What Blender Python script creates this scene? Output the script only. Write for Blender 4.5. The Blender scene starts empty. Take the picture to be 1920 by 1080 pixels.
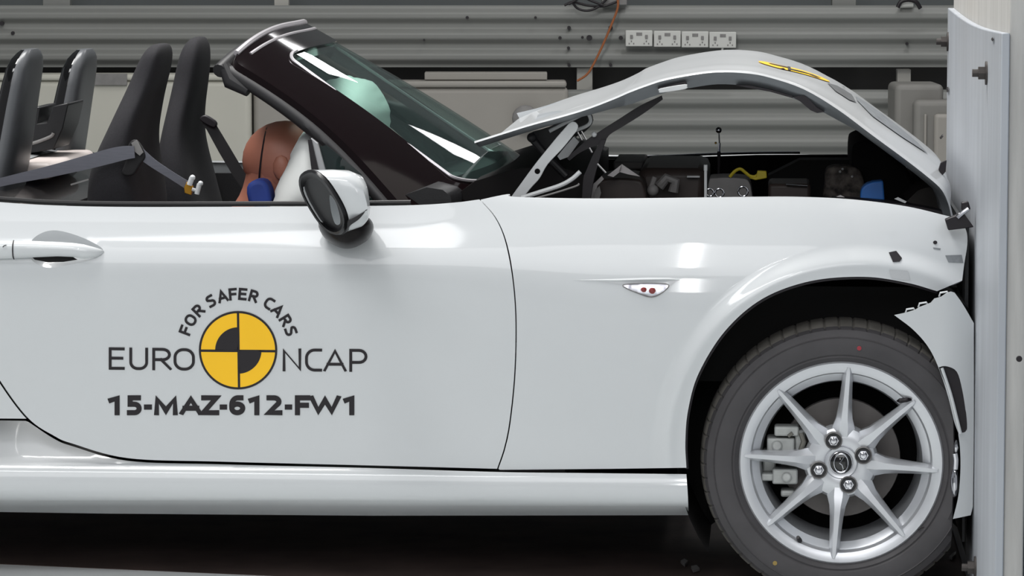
import bpy, bmesh, math, random
from mathutils import Vector, Matrix
from mathutils.geometry import delaunay_2d_cdt
random.seed(7)
R = math.radians
SC = bpy.context.scene
COL = SC.collection

# ------------------------------------------------------------------ camera
F = 7056.0
TH = R(5.42)
CAM = Vector((0, -7.95, 1.432))
cam_d = bpy.data.cameras.new('camera'); cam = bpy.data.objects.new('camera', cam_d); COL.objects.link(cam)
cam.location = CAM; cam.rotation_euler = (R(90) - TH, 0, 0)
cam_d.lens = F / 1920 * 36; cam_d.sensor_width = 36; cam_d.clip_end = 200
SC.camera = cam
SC.view_settings.view_transform = 'Standard'
SC.view_settings.look = 'None'
SC.view_settings.gamma = 1.0
SC.view_settings.use_curve_mapping = False
SC.view_settings.exposure = 0.22

def lin(c):
    def f(x):
        x /= 255.0
        return x / 12.92 if x <= 0.04045 else ((x + 0.055) / 1.055) ** 2.4
    return (f(c[0]), f(c[1]), f(c[2]), 1.0)

# ------------------------------------------------------------------ world
wd = bpy.data.worlds.new('hall_ambient'); SC.world = wd; wd.use_nodes = True
wd.node_tree.nodes['Background'].inputs[0].default_value = (0.92, 0.95, 1.0, 1)
wd.node_tree.nodes['Background'].inputs[1].default_value = 0.25

# ------------------------------------------------------------------ lamps of the hall (rectangular overhead fixtures)
def area(name, loc, target, sx, sy, power, col=(1, 1, 1), roll=None):
    d = bpy.data.lights.new(name, 'AREA'); d.shape = 'RECTANGLE'; d.size = sx; d.size_y = sy
    d.energy = power; d.color = col
    o = bpy.data.objects.new(name, d); COL.objects.link(o); o.location = loc
    dv = Vector(target) - Vector(loc)
    o.rotation_euler = dv.to_track_quat('-Z', 'Y').to_euler()
    return o
area('overhead_bank', (-2.5, -4.6, 5.6), (-0.6, 0.1, 0.5), 3.6, 0.9, 80, (0.985, 0.99, 1))
area('front_bank', (-0.6, -9.6, 5.4), (-0.2, 0, 0.5), 8.0, 4.6, 225, (0.99, 0.99, 1))
area('cross_bank', (-1.2, 1.2, 6.4), (-0.3, 0.8, 0.6), 6.0, 1.6, 560, (1, 0.99, 0.97))
area('hall_lamp', (-2.0, 8.0, 5.2), (-1.0, 12.5, 0.6), 12.0, 0.6, 75, (1, 0.99, 0.95))
def ceiling_strip(name, p0, p1, w, power):           # a long luminaire hanging under the ceiling, shining down
    p0, p1 = Vector(p0), Vector(p1); L = p1 - p0
    o = area(name, (p0+p1)/2, (p0+p1)/2 - Vector((0, 0, 1)), w, L.length, power)
    o.rotation_euler = (0, 0, math.atan2(-L.x, L.y))
ceiling_strip('strip_lamp', (1.46, 8.7, 5.5), (1.68, 11.6, 5.5), 0.42, 45)
ceiling_strip('strip_lamp', (2.80, 8.3, 5.5), (3.52, 12.3, 5.5), 0.50, 42)
area('flood_lamp', (-0.15, -5.5, 4.05), (0.36, 0, 0.75), 0.03, 2.0, 13, (1, 1, 1))
area('flood_lamp', (-0.45, -8.9, 1.95), (0.4, 0, 0.7), 0.05, 1.2, 10, (1, 1, 1))

# ------------------------------------------------------------------ frames of reference
FWD = Vector((0, math.cos(TH), -math.sin(TH))); UP = Vector((0, math.sin(TH), math.cos(TH))); RT = Vector((1, 0, 0))
def ray(px, py):
    return FWD + RT * ((px - 960) / F) + UP * ((540 - py) / F)
def PW(px, py, Y):                       # pixel -> point of the hall at depth Y
    d = ray(px, py); return CAM + d * ((Y - CAM.y) / d.y)
YAW = R(-4.0)
AX = Vector((math.cos(YAW), math.sin(YAW), 0)); BX = Vector((-math.sin(YAW), math.cos(YAW), 0))
O = PW(1577, 868, 0); O.z = 0
CL = Vector(((CAM - O).dot(AX), (CAM - O).dot(BX), CAM.z))
def P(px, py, v):                        # pixel -> point of the car frame (u forward, v across, z up)
    d = ray(px, py); dl = Vector((d.dot(AX), d.dot(BX), d.z))
    return CL + dl * ((v - CL.y) / dl.y)
def S(px, py, H):
    v = 0.0
    for _ in range(10):
        p = P(px, py, v); v = H(p.x, p.z)
    return P(px, py, v)
WID = 1.73

# ------------------------------------------------------------------ materials
MATS = {}
def mat(name, col, rough=0.5, metal=0.0, coat=0.0, noise=0.0, nscale=8.0, bump=0.0, bscale=60.0, spec=0.5, alpha=1.0, trans=0.0, ior=1.45, stretch=None, col2=None):
    if name in MATS: return MATS[name]
    m = bpy.data.materials.new(name); m.use_nodes = True
    nt = m.node_tree; b = nt.nodes['Principled BSDF']
    c = lin(col)
    b.inputs['Base Color'].default_value = c
    b.inputs['Roughness'].default_value = rough; b.inputs['Metallic'].default_value = metal
    b.inputs['Coat Weight'].default_value = coat; b.inputs['Coat Roughness'].default_value = 0.045
    b.inputs['Specular IOR Level'].default_value = spec
    b.inputs['Alpha'].default_value = alpha; b.inputs['Transmission Weight'].default_value = trans
    b.inputs['IOR'].default_value = ior
    tc = nt.nodes.new('ShaderNodeTexCoord')
    src = tc.outputs['Object']
    if stretch:
        mp = nt.nodes.new('ShaderNodeMapping'); mp.inputs['Scale'].default_value = stretch
        nt.links.new(src, mp.inputs[0]); src = mp.outputs[0]
    if noise > 0:
        n = nt.nodes.new('ShaderNodeTexNoise'); n.inputs['Scale'].default_value = nscale; n.inputs['Detail'].default_value = 5
        nt.links.new(src, n.inputs['Vector'])
        r = nt.nodes.new('ShaderNodeValToRGB')
        r.color_ramp.elements[0].position = 0.3; r.color_ramp.elements[1].position = 0.7
        d = lin(col2) if col2 else tuple(max(0, x * (1 - noise)) for x in c[:3]) + (1,)
        r.color_ramp.elements[0].color = d; r.color_ramp.elements[1].color = c
        nt.links.new(n.outputs['Fac'], r.inputs[0]); nt.links.new(r.outputs[0], b.inputs['Base Color'])
    if bump > 0:
        n2 = nt.nodes.new('ShaderNodeTexNoise'); n2.inputs['Scale'].default_value = bscale; n2.inputs['Detail'].default_value = 3
        nt.links.new(src, n2.inputs['Vector'])
        bp = nt.nodes.new('ShaderNodeBump'); bp.inputs['Strength'].default_value = bump; bp.inputs['Distance'].default_value = 0.002
        nt.links.new(n2.outputs['Fac'], bp.inputs['Height']); nt.links.new(bp.outputs[0], b.inputs['Normal'])
    MATS[name] = m
    return m
PAINT = mat('white_paint', (200, 203, 205), 0.34, 0.0, 0.8, noise=0.03, nscale=1.2)
GLOSSB = mat('gloss_black', (10, 9, 10), 0.08, 0, 0.6, noise=0.2)
PILLAR = mat('dark_brown_black_gloss', (16, 8, 10), 0.10, 0, 0.06, spec=0.2, noise=0.1)
SATB = mat('satin_black_plastic', (30, 30, 32), 0.42, noise=0.15, bump=0.1, bscale=300)
RUB = mat('rubber_seal', (40, 39, 41), 0.5, noise=0.15)
DARK = mat('dark_underside', (13, 12, 12), 0.8, noise=0.4)
INNERSHADE = mat('white_inner_panel_shade', (150, 154, 158), 0.45, 0.0, noise=0.25, nscale=10)  # white inner panel of the bonnet, its shade put into the grey
TYRE = mat('tyre_rubber', (70, 68, 70), 0.62, noise=0.22, nscale=14, bump=0.15, bscale=120)
ALLOY = mat('silver_alloy', (208, 210, 214), 0.30, 0.55, 0.3, noise=0.05)
STEEL = mat('bare_steel', (120, 118, 112), 0.45, 0.7, noise=0.15, nscale=30)
CHROME = mat('chrome', (215, 215, 220), 0.12, 1.0, noise=0.03)
CAST = mat('cast_aluminium', (176, 178, 176), 0.5, 0.3, noise=0.25, nscale=40)
FABRIC = mat('black_seat_cloth', (38, 37, 41), 0.9, noise=0.2, nscale=200, bump=0.3, bscale=500)
FABRIC2 = mat('black_seat_bolster', (27, 26, 28), 0.75, noise=0.2, nscale=90)
BELT = mat('grey_belt_webbing', (98, 99, 108), 0.6, noise=0.15, nscale=30, stretch=(1, 1, 12))
BELTD = mat('black_belt_webbing', (34, 33, 35), 0.6, noise=0.15, nscale=30)
BAG = mat('white_airbag_fabric', (226, 228, 226), 0.85, noise=0.05, nscale=5, bump=0.15, bscale=40)
SKIN = mat('brown_dummy_vinyl', (160, 104, 86), 0.5, noise=0.18, nscale=14)
BLUE = mat('blue_cloth', (38, 62, 140), 0.7, noise=0.2, nscale=20)
BLUEP = mat('blue_plastic', (52, 112, 190), 0.4, noise=0.1, nscale=10)
YEL = mat('yellow_vinyl', (252, 196, 22), 0.4, noise=0.04)
BLK = mat('black_vinyl', (22, 16, 22), 0.45, noise=0.05)
YELP = mat('yellow_plastic', (190, 172, 40), 0.5, noise=0.2, nscale=30)
GOLD = mat('brass_metal', (190, 140, 50), 0.35, 0.8, noise=0.1)
WHITEP = mat('white_primer_metal', (205, 207, 208), 0.45, 0.0, noise=0.08, nscale=20)
PALE = mat('crumpled_pale_metal', (188, 184, 184), 0.5, 0.2, noise=0.2, nscale=25)
DUST = mat('dusty_grey_plastic', (122, 114, 108), 0.8, noise=0.5, nscale=60, col2=(40, 36, 36))
BROWNB = mat('brown_black_plastic', (60, 51, 48), 0.45, noise=0.3, nscale=20)
GREYP = mat('grey_plastic', (128, 126, 125), 0.55, noise=0.2, nscale=25)
RAIL = mat('grey_painted_rail', (128, 129, 126), 0.50, 0.1, noise=0.10, nscale=3, stretch=(0.3, 1, 4))
WALLM = mat('dark_grey_wall_panel', (92, 96, 97), 0.8, noise=0.12, nscale=2)
SHADEM = mat('rail_gap_shade', (52, 51, 50), 0.8, noise=0.2, nscale=3)  # shade between the rails as a dark colour
CASE = mat('plastic_case_bright_lit', (188, 186, 176), 0.55, noise=0.05, nscale=4)  # case plastic where more light falls, the brightness put into the colour
CASE2 = mat('plastic_case_dim_lit', (150, 146, 140), 0.55, noise=0.06, nscale=4)  # same case plastic, the dimmer light put into the grey
SOCK = mat('socket_white', (196, 196, 192), 0.5, noise=0.04)
POSTM = mat('pale_post_paint', (176, 174, 168), 0.6, noise=0.08)
PLATE = mat('scuffed_aluminium_plate', (176, 180, 186), 0.48, 0.25, noise=0.16, nscale=4, stretch=(1, 3, 0.5), bump=0.1, bscale=40)
BOARD = mat('weathered_board', (186, 184, 180), 0.7, noise=0.22, nscale=9, stretch=(4, 4, 0.35), bump=0.25, bscale=60)
BLOCK = mat('pale_blue_grey_block', (176, 188, 202), 0.6, noise=0.08, nscale=5)
FLOORM = mat('grey_concrete_floor', (196, 200, 200), 0.6, noise=0.10, nscale=3)
FLOORSHADE = mat('floor_shade_brown', (122, 105, 100), 0.7, spec=0.25, noise=0.3, nscale=5, col2=(92, 79, 76))  # darker floor tone carrying the shade under the car
CEILM = mat('pale_ceiling', (168, 172, 174), 0.9, noise=0.1)
ORANGE = mat('orange_cord', (150, 88, 50), 0.6, noise=0.1)
REDL = mat('red_amber_bulb', (150, 24, 20), 0.25, noise=0.2, nscale=30)
SCUFF = mat('grey_scuff', (132, 136, 140), 0.6, noise=0.35, nscale=50)
SCUFFD = mat('dark_scuff', (96, 98, 100), 0.6, noise=0.4, nscale=60)
REFL = mat('lamp_reflector', (225, 225, 228), 0.15, 0.8, noise=0.03)
def glassmat(name, col, opac, rough=0.02):
    m = bpy.data.materials.new(name); m.use_nodes = True; nt = m.node_tree
    for n in list(nt.nodes): nt.nodes.remove(n)
    out = nt.nodes.new('ShaderNodeOutputMaterial')
    tr = nt.nodes.new('ShaderNodeBsdfTransparent'); gl = nt.nodes.new('ShaderNodeBsdfGlossy'); mx = nt.nodes.new('ShaderNodeMixShader')
    lw = nt.nodes.new('ShaderNodeLayerWeight'); lw.inputs[0].default_value = 0.5
    pw = nt.nodes.new('ShaderNodeMath'); pw.operation = 'POWER'; pw.inputs[1].default_value = 5.0; nt.links.new(lw.outputs['Facing'], pw.inputs[0])
    ma = nt.nodes.new('ShaderNodeMath'); ma.operation = 'MULTIPLY_ADD'; ma.inputs[1].default_value = 0.8; ma.inputs[2].default_value = 0.045; nt.links.new(pw.outputs[0], ma.inputs[0])
    ge = nt.nodes.new('ShaderNodeNewGeometry'); iv = nt.nodes.new('ShaderNodeMath'); iv.operation = 'SUBTRACT'; iv.inputs[0].default_value = 1.0; nt.links.new(ge.outputs['Backfacing'], iv.inputs[1])
    fr = nt.nodes.new('ShaderNodeMath'); fr.operation = 'MULTIPLY'; nt.links.new(ma.outputs[0], fr.inputs[0]); nt.links.new(iv.outputs[0], fr.inputs[1])
    df = nt.nodes.new('ShaderNodeBsdfDiffuse'); mx2 = nt.nodes.new('ShaderNodeMixShader')
    nz = nt.nodes.new('ShaderNodeTexNoise'); nz.inputs['Scale'].default_value = 3
    rp = nt.nodes.new('ShaderNodeMapRange'); rp.inputs['To Min'].default_value = opac * 0.7; rp.inputs['To Max'].default_value = opac * 1.3
    nt.links.new(nz.outputs['Fac'], rp.inputs['Value'])
    tr.inputs[0].default_value = lin(col); df.inputs[0].default_value = lin((120, 140, 140))
    gl.inputs['Roughness'].default_value = rough
    nt.links.new(rp.outputs[0], mx2.inputs[0]); nt.links.new(tr.outputs[0], mx2.inputs[1]); nt.links.new(df.outputs[0], mx2.inputs[2])
    nt.links.new(fr.outputs[0], mx.inputs[0]); nt.links.new(mx2.outputs[0], mx.inputs[1]); nt.links.new(gl.outputs[0], mx.inputs[2])
    nt.links.new(mx.outputs[0], out.inputs[0]); MATS[name] = m
    return m
GLASS = glassmat('tinted_green_glass', (234, 247, 243), 0.04)
CLEAR = glassmat('clear_lamp_lens', (238, 238, 240), 0.02)

# ------------------------------------------------------------------ object helpers
def thing(name, label, cat, loc, yaw=YAW, group=None, kind=None):
    o = bpy.data.objects.new(name, None); o.empty_display_size = 0.1; COL.objects.link(o)
    o.location = loc; o.rotation_euler = (0, 0, yaw)
    o['label'] = label; o['category'] = cat
    if group: o['group'] = group
    if kind: o['kind'] = kind
    o['off'] = (0.0, 0.0, 0.0)
    return o
def cthing(name, label, cat, at, group=None):      # thing standing at a point of the car frame
    w = O + AX * at[0] + BX * at[1] + Vector((0, 0, at[2]))
    o = thing(name, label, cat, w, YAW, group); o['off'] = tuple(at); return o
def offset_of(parent):
    p = parent
    while p is not None and p.parent is not None: p = p.parent
    return Vector(p['off']) if p is not None and 'off' in p else Vector((0, 0, 0))
def build(name, verts, faces, material, parent=None, smooth=30, normals=None, idx=None, label=None, bevel=0.0, bseg=2):
    off = offset_of(parent)
    me = bpy.data.meshes.new(name)
    me.from_pydata([tuple(Vector(v) - off) for v in verts], [], faces)
    mats = material if isinstance(material, (list, tuple)) else [material]
    for m in mats: me.materials.append(m)
    if idx:
        for i, p in enumerate(me.polygons): p.material_index = idx[i]
    me.validate(); me.update()
    if normals is None:
        bm = bmesh.new(); bm.from_mesh(me); bmesh.ops.recalc_face_normals(bm, faces=bm.faces); bm.to_mesh(me); bm.free()
    if smooth is not None:
        for p in me.polygons: p.use_smooth = True
        if normals is None: me.set_sharp_from_angle(angle=R(smooth))
        else: me.normals_split_custom_set_from_vertices([tuple(n) for n in normals])
    ob = bpy.data.objects.new(name, me); COL.objects.link(ob)
    if parent is not None: ob.parent = parent
    if label: ob['label'] = label
    if bevel:
        bv = ob.modifiers.new('bevel', 'BEVEL'); bv.width = bevel; bv.segments = bseg; bv.limit_method = 'ANGLE'; bv.angle_limit = R(40)
    return ob
def tag(o, label, cat, group=None, kind=None):
    o['label'] = label; o['category'] = cat
    if group: o['group'] = group
    if kind: o['kind'] = kind
    return o
class MB:
    def __init__(s): s.v = []; s.f = []; s.i = []; s.m = 0
    def add(s, vs, fs):
        b = len(s.v); s.v += [Vector(x) for x in vs]
        for f in fs: s.f.append([b + k for k in f]); s.i.append(s.m)
        return s
    def box(s, lo, hi):
        x0, y0, z0 = lo; x1, y1, z1 = hi
        return s.add([(x0,y0,z0),(x1,y0,z0),(x1,y1,z0),(x0,y1,z0),(x0,y0,z1),(x1,y0,z1),(x1,y1,z1),(x0,y1,z1)],
                     [(0,3,2,1),(4,5,6,7),(0,1,5,4),(1,2,6,5),(2,3,7,6),(3,0,4,7)])
    def loft(s, rings, cap=True, closed=True):
        n = len(rings[0]); vs = [p for r in rings for p in r]; fs = []
        for a in range(len(rings) - 1):
            for k in range(n if closed else n - 1):
                k2 = (k + 1) % n
                fs.append((a*n+k, a*n+k2, (a+1)*n+k2, (a+1)*n+k))
        if cap and closed:
            fs.append(tuple(range(n))[::-1]); fs.append(tuple((len(rings)-1)*n + k for k in range(n)))
        return s.add(vs, fs)
    def tube(s, pts, r, n=10):
        pts = [Vector(p) for p in pts]; rings = []
        rr = r if isinstance(r, (list, tuple)) else [r] * len(pts)
        prev = None
        for i, p in enumerate(pts):
            t = (pts[min(i+1, len(pts)-1)] - pts[max(i-1, 0)]).normalized()
            if prev is None:
                a = Vector((0,0,1)) if abs(t.z) < 0.9 else Vector((1,0,0))
                x = t.cross(a).normalized()
            else:
                x = (prev - t * prev.dot(t)).normalized()
            prev = x; y = t.cross(x)
            rings.append([p + (x*math.cos(2*math.pi*k/n) + y*math.sin(2*math.pi*k/n)) * rr[i] for k in range(n)])
        return s.loft(rings)
    def lathe(s, prof, c, axis='v', n=48, ang=None):
        rings = []
        for k in range(n):
            a = 2*math.pi*k/n; ring = []
            for (r, h) in prof:
                if axis == 'v': ring.append(Vector(c) + Vector((math.cos(a)*r, h, math.sin(a)*r)))
                elif axis == 'z': ring.append(Vector(c) + Vector((math.cos(a)*r, math.sin(a)*r, h)))
                else: ring.append(Vector(c) + Vector((h, math.cos(a)*r, math.sin(a)*r)))
            rings.append(ring)
        m = len(prof); vs = [p for r in rings for p in r]; fs = []
        for k in range(n):
            k2 = (k+1) % n
            for j in range(m-1): fs.append((k*m+j, k2*m+j, k2*m+j+1, k*m+j+1))
        return s.add(vs, fs)
    def ball(s, c, rad, n=16, sx=1, sy=1, sz=1):
        prof = [(math.sin(math.pi*j/(n//2))*rad, -math.cos(math.pi*j/(n//2))*rad) for j in range(n//2+1)]
        b = len(s.v); s.lathe(prof, (0,0,0), 'z', n)
        for i in range(b, len(s.v)):
            q = s.v[i]; s.v[i] = Vector((c[0]+q.x*sx, c[1]+q.y*sy, c[2]+q.z*sz))
        return s
    def build(s, name, material, parent=None, **k):
        return build(name, s.v, s.f, material, parent, idx=s.i if isinstance(material, (list, tuple)) else None, **k)

def cr(pts, per=6, closed=False):                 # Catmull-Rom through the points
    n = len(pts); out = []
    pts = [Vector(p) for p in pts]
    rng = range(n if closed else n - 1)
    for i in rng:
        p0 = pts[(i-1) % n] if closed or i > 0 else pts[0]*2 - pts[1]
        p1 = pts[i]; p2 = pts[(i+1) % n]
        p3 = pts[(i+2) % n] if closed or i+2 < n else p2*2 - p1
        for k in range(per):
            t = k / per
            out.append(0.5*((2*p1) + (p2-p0)*t + (2*p0-5*p1+4*p2-p3)*t*t + (3*p1-p0-3*p2+p3)*t**3))
    if not closed: out.append(pts[-1])
    return out
def chain(*segs):                                  # join curves / straight runs into one outline, dropping repeats
    out = []
    for s in segs:
        for p in s:
            p = Vector((p[0], p[1]))
            if not out or (p - out[-1]).length > 0.5: out.append(p)
    if (out[0] - out[-1]).length < 0.5: out.pop()
    return out
def resample(poly, step):
    out = []
    n = len(poly)
    for i in range(n):
        a = Vector(poly[i]); b = Vector(poly[(i+1) % n]); L = (b-a).length
        m = max(1, int(round(L/step)))
        for k in range(m): out.append(a.lerp(b, k/m))
    return out
def inside(p, poly):
    c = False; n = len(poly); x, y = p[0], p[1]
    j = n - 1
    for i in range(n):
        xi, yi = poly[i][0], poly[i][1]; xj, yj = poly[j][0], poly[j][1]
        if (yi > y) != (yj > y) and x < (xj-xi)*(y-yi)/(yj-yi) + xi: c = not c
        j = i
    return c
def dist_poly(p, poly):
    d = 1e9; p = Vector((p[0], p[1])); n = len(poly)
    for i in range(n):
        a = poly[i]; b = poly[(i+1) % n]; ab = b - a; L = ab.length_squared
        t = 0 if L == 0 else max(0, min(1, (p-a).dot(ab)/L))
        d = min(d, (p - (a + ab*t)).length)
    return d
def triang(poly, step, holes=(), grid=True, extra=(), nogrid=None):
    loops = [resample([Vector((p[0], p[1])) for p in q], step) for q in [poly] + list(holes)]
    vs = []; es = []; nb = 0
    for L in loops:
        b = len(vs); vs += L; es += [(b+k, b+(k+1) % len(L)) for k in range(len(L))]
    nb = len(vs)
    for q in extra:
        if inside(q, loops[0]) and min(dist_poly(q, L) for L in loops) > 2.5: vs.append(Vector(q))
    if grid:
        xs = [p.x for p in loops[0]]; ys = [p.y for p in loops[0]]
        y = min(ys) + step*0.5; row = 0
        while y < max(ys):
            x = min(xs) + (step*0.5 if row % 2 else 0)
            while x < max(xs):
                q = (x, y)
                if nogrid and nogrid(q): x += step; continue
                if inside(q, loops[0]) and not any(inside(q, h) for h in loops[1:]) and min(dist_poly(q, L) for L in loops) > step*0.45:
                    vs.append(Vector(q))
                x += step
            y += step*0.87; row += 1
    r = delaunay_2d_cdt(vs, es, [], 0, 1e-6)
    ov, of = r[0], r[2]
    fs = []
    for f in of:
        c = sum((ov[k] for k in f), Vector((0, 0)))/len(f)
        if inside(c, loops[0]) and not any(inside(c, h) for h in loops[1:]): fs.append(tuple(f))
    origs = r[3]
    loc = {}
    for i, o in enumerate(origs):
        for k in o: loc[k] = i
    lo = []; b = 0
    for L in loops:
        lo.append([loc.get(b+k) for k in range(len(L))]); b += len(L)
    lo = [[k for k in L if k is not None] for L in lo]
    return ov, fs, lo
FAR = []
def hnormal(H, p, e=0.004):
    hu = (H(p.x+e, p.z) - H(p.x-e, p.z))/(2*e); hz = (H(p.x, p.z+e) - H(p.x, p.z-e))/(2*e)
    return Vector((hu, -1, hz)).normalized()
def panel(name, outline, H, material, parent, step=16, flange=0.014, holes=(), mirror=None, label=None, **kw):
    ov, fs, loops = triang(outline, step, holes, **kw)
    V = [S(p.x, p.y, H) for p in ov]; N = [hnormal(H, p) for p in V]
    G = []
    for f in fs:
        a, b, c = (V[k] for k in f[:3])
        nrm = (b-a).cross(c-a)
        G.append(f if nrm.y < 0 else tuple(reversed(f)))
    nv = len(V)
    if flange:
        for L in loops:
            b = len(V); m = len(L)
            cx = sum((V[k] for k in L), Vector())/m
            for k in L: V.append(V[k].copy()); N.append((N[k]*0.6 + (V[k]-cx).normalized()*0.8).normalized())
            for k in L: V.append(V[k] - N[k]*flange); N.append((V[k]-cx).normalized())
            for i in range(m): 
                j = (i+1) % m; G.append((b+i, b+j, b+m+j, b+m+i))
    ob = build(name, V, G, material, parent, normals=N, label=label)
    if mirror:
        V2 = [Vector((v.x, WID - v.y, v.z)) for v in V]; N2 = [Vector((n.x, -n.y, n.z)) for n in N]
        build(name, V2, [tuple(reversed(f)) for f in G], material, parent, normals=N2)
    return ob
def decal(name, polys, H, material, parent, lift=0.0012, step=10, grid=False, label=None):
    V = []; G = []
    for poly in polys:
        ov, fs, _ = triang(poly, step, grid=grid)
        b = len(V)
        pts = [S(p.x, p.y, H) for p in ov]
        pts = [p + hnormal(H, p)*lift for p in pts]
        for f in fs:
            a, bb, c = (pts[k] for k in f[:3])
            f = f if (bb-a).cross(c-a).y < 0 else tuple(reversed(f))
            G.append(tuple(b+k for k in f))
        V += pts
    return build(name, V, G, material, parent, smooth=60, label=label)
def plate(name, poly, v, th, material, parent, bevel=0.0, step=40, holes=(), smooth=35, back=None, label=None, mb=None):
    vf = v if callable(v) else (lambda x, y: v)
    ov, fs, loops = triang(poly, step, holes, grid=callable(v))
    A = [P(p.x, p.y, vf(p.x, p.y)) for p in ov]
    B = [a + Vector((0, th, 0)) for a in A]
    n = len(A); G = []
    for f in fs:
        a, b, c = (A[k] for k in f[:3])
        f = f if (b-a).cross(c-a).y < 0 else tuple(reversed(f))
        G.append(f); G.append(tuple(n+k for k in reversed(f)))
    for L in loops:
        m = len(L)
        for i in range(m): j = (i+1) % m; G.append((L[i], L[j], n+L[j], n+L[i]))
    if mb is not None: mb.add(A + B, G); return mb
    ob = build(name, A + B, G, material, parent, smooth=smooth, label=label)
    if bevel:
        dv = ob.modifiers.new('dissolve', 'DECIMATE'); dv.decimate_type = 'DISSOLVE'; dv.angle_limit = R(1)
        bv = ob.modifiers.new('bevel', 'BEVEL'); bv.width = bevel; bv.segments = 3; bv.limit_method = 'ANGLE'; bv.angle_limit = R(40)
    return ob
def inflate(name, poly, vmid, half, material, parent, step=9, dmax=None, power=2.0, mb=None, label=None):
    poly = [Vector((p[0], p[1])) for p in poly]
    ov, fs, loops = triang(poly, step)
    rp = resample(poly, step)
    D = [dist_poly(p, rp) for p in ov]; dm = dmax or max(D)
    A = []; B = []
    for p, d in zip(ov, D):
        t = min(1, d/dm); h = half*max(0.0, 1-(1-t)**power)**(1/power)
        A.append(P(p.x, p.y, vmid)); q = A[-1]
        B.append(q + Vector((0, h, 0))); A[-1] = q - Vector((0, h, 0))
    n = len(A); G = []
    for f in fs:
        a, b, c = (ov[k] for k in f[:3])
        s = (b-a).x*(c-a).y - (b-a).y*(c-a).x
        f = f if s < 0 else tuple(reversed(f))
        G.append(f); G.append(tuple(n+k for k in reversed(f)))
    V = A + B
    # weld the outline: reuse front verts
    same = {n+k: k for L in loops for k in L}
    G = [tuple(same.get(k, k) for k in f) for f in G]
    if mb is not None: mb.add(V, G); return mb
    ob = build(name, V, G, material, parent, smooth=180, label=label)
    bm = bmesh.new(); bm.from_mesh(ob.data)
    bmesh.ops.delete(bm, geom=[x for x in bm.verts if not x.link_faces], context='VERTS')
    bm.to_mesh(ob.data); bm.free()
    return ob
def pxlen(n, v=0.0): return n * (v - CL.y) / F * 1.004
def circ(cx, cy, r, n=24, ry=None): return [Vector((cx + r*math.cos(2*math.pi*k/n), cy + (ry or r)*math.sin(2*math.pi*k/n))) for k in range(n)]
# ------------------------------------------------------------------ the hall
def struct(name, mb, m, **k):
    o = mb.build(name, m, None, **k); o['kind'] = 'structure'; return o
struct('floor', MB().box((-14, -14, -0.12), (14, 13, -0.005)), FLOORM)
struct('wall_back', MB().box((-14, 12.6, -0.1), (14, 12.8, 8)), WALLM)
struct('ceiling', MB().box((-14, -14, 8), (14, 13, 8.15)), CEILM)
# darker panel standing in for the car's shade, white strip for lit floor
e0 = PW(-500, 1040, 0); e1 = PW(1300, 1118, 0)
def floorpt(px, py, z=0.0):
    d = ray(px, py); return CAM + d * ((z - CAM.z)/d.z)
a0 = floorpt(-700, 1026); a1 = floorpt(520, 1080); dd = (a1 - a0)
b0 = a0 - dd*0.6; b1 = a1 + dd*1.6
shade_pad = MB(); q = [b0, b1, Vector((b1.x, 4.2, 0)), Vector((b0.x, 4.2, 0))]
shade_pad.add([Vector((p.x, p.y, 0.0)) for p in q] + [Vector((p.x, p.y, -0.004)) for p in q], [(0,1,2,3),(7,6,5,4),(0,4,5,1),(1,5,6,2),(2,6,7,3),(3,7,4,0)])
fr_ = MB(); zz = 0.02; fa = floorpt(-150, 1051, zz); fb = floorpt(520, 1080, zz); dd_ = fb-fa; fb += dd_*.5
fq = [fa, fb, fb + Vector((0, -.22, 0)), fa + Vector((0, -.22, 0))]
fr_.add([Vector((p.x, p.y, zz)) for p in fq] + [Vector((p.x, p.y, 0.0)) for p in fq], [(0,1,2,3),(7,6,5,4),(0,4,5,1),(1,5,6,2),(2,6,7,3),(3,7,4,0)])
o = fr_.build('lit_floor_strip', mat('lit_floor_white', (232, 234, 234), 0.5, noise=0.08, nscale=9), None, bevel=0.004); tag(o, 'raised white strip standing in for the lit floor along the darker panel', 'lit floor strip')  # raised white strip added to give the floor edge its lit brightness
o = shade_pad.build('floor_shade_panel', FLOORSHADE, None); tag(o, 'darker brown floor panel standing in for the shade under the car', 'floor panel')

# crash barrier: face plate, board and block, all square to the car
U0 = P(1828, 800, 0.0).x
bar = cthing('crash_barrier', 'tall pale steel faced crash barrier the car has run into', 'barrier', (U0, -0.7, 0))
vn = -0.77; vf = 1.48
# plate top follows its two visible corners
ztop = P(1866, 62, vn).z; ztf = P(1779, 15, vf).z
un = U0; PT = 0.016
def prism(us, vs, zs): return MB().box((us[0], vs[0], zs[0]), (us[1], vs[1], zs[1]))
pl = MB(); n = 14; ring = []
for k in range(n+1):
    t = k/n; v = vn + (vf-vn)*t; z = ztop + (ztf-ztop)*t + 0.012*math.sin(math.pi*t)*-1
    ring.append([Vector((un, v, 0.01)), Vector((un, v, 0.6)), Vector((un, v, z)), Vector((un+PT, v, z)), Vector((un+PT, v, 0.6)), Vector((un+PT, v, 0.01))])
pl.loft(ring); pl.build('face_plate', PLATE, bar, bevel=0.002)
MB().box((un+PT, vn+0.01, 0), (un+PT+0.039, vf+0.03, 3.2)).build('backing_board', BOARD, bar, bevel=0.003)
MB().box((un+PT+0.041, vn-0.06, 0), (un+PT+0.62, vf+0.05, 3.2)).build('block', BLOCK, bar, bevel=0.006)
for (px, py) in ((1911, 673),):
    c = P(px, py, vn-0.06); MB().lathe([(0, -0.003), (0.0055, -0.003), (0.006, 0.002)], c, 'v', 16).build('bolt_hole', BLK, bar)
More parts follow.
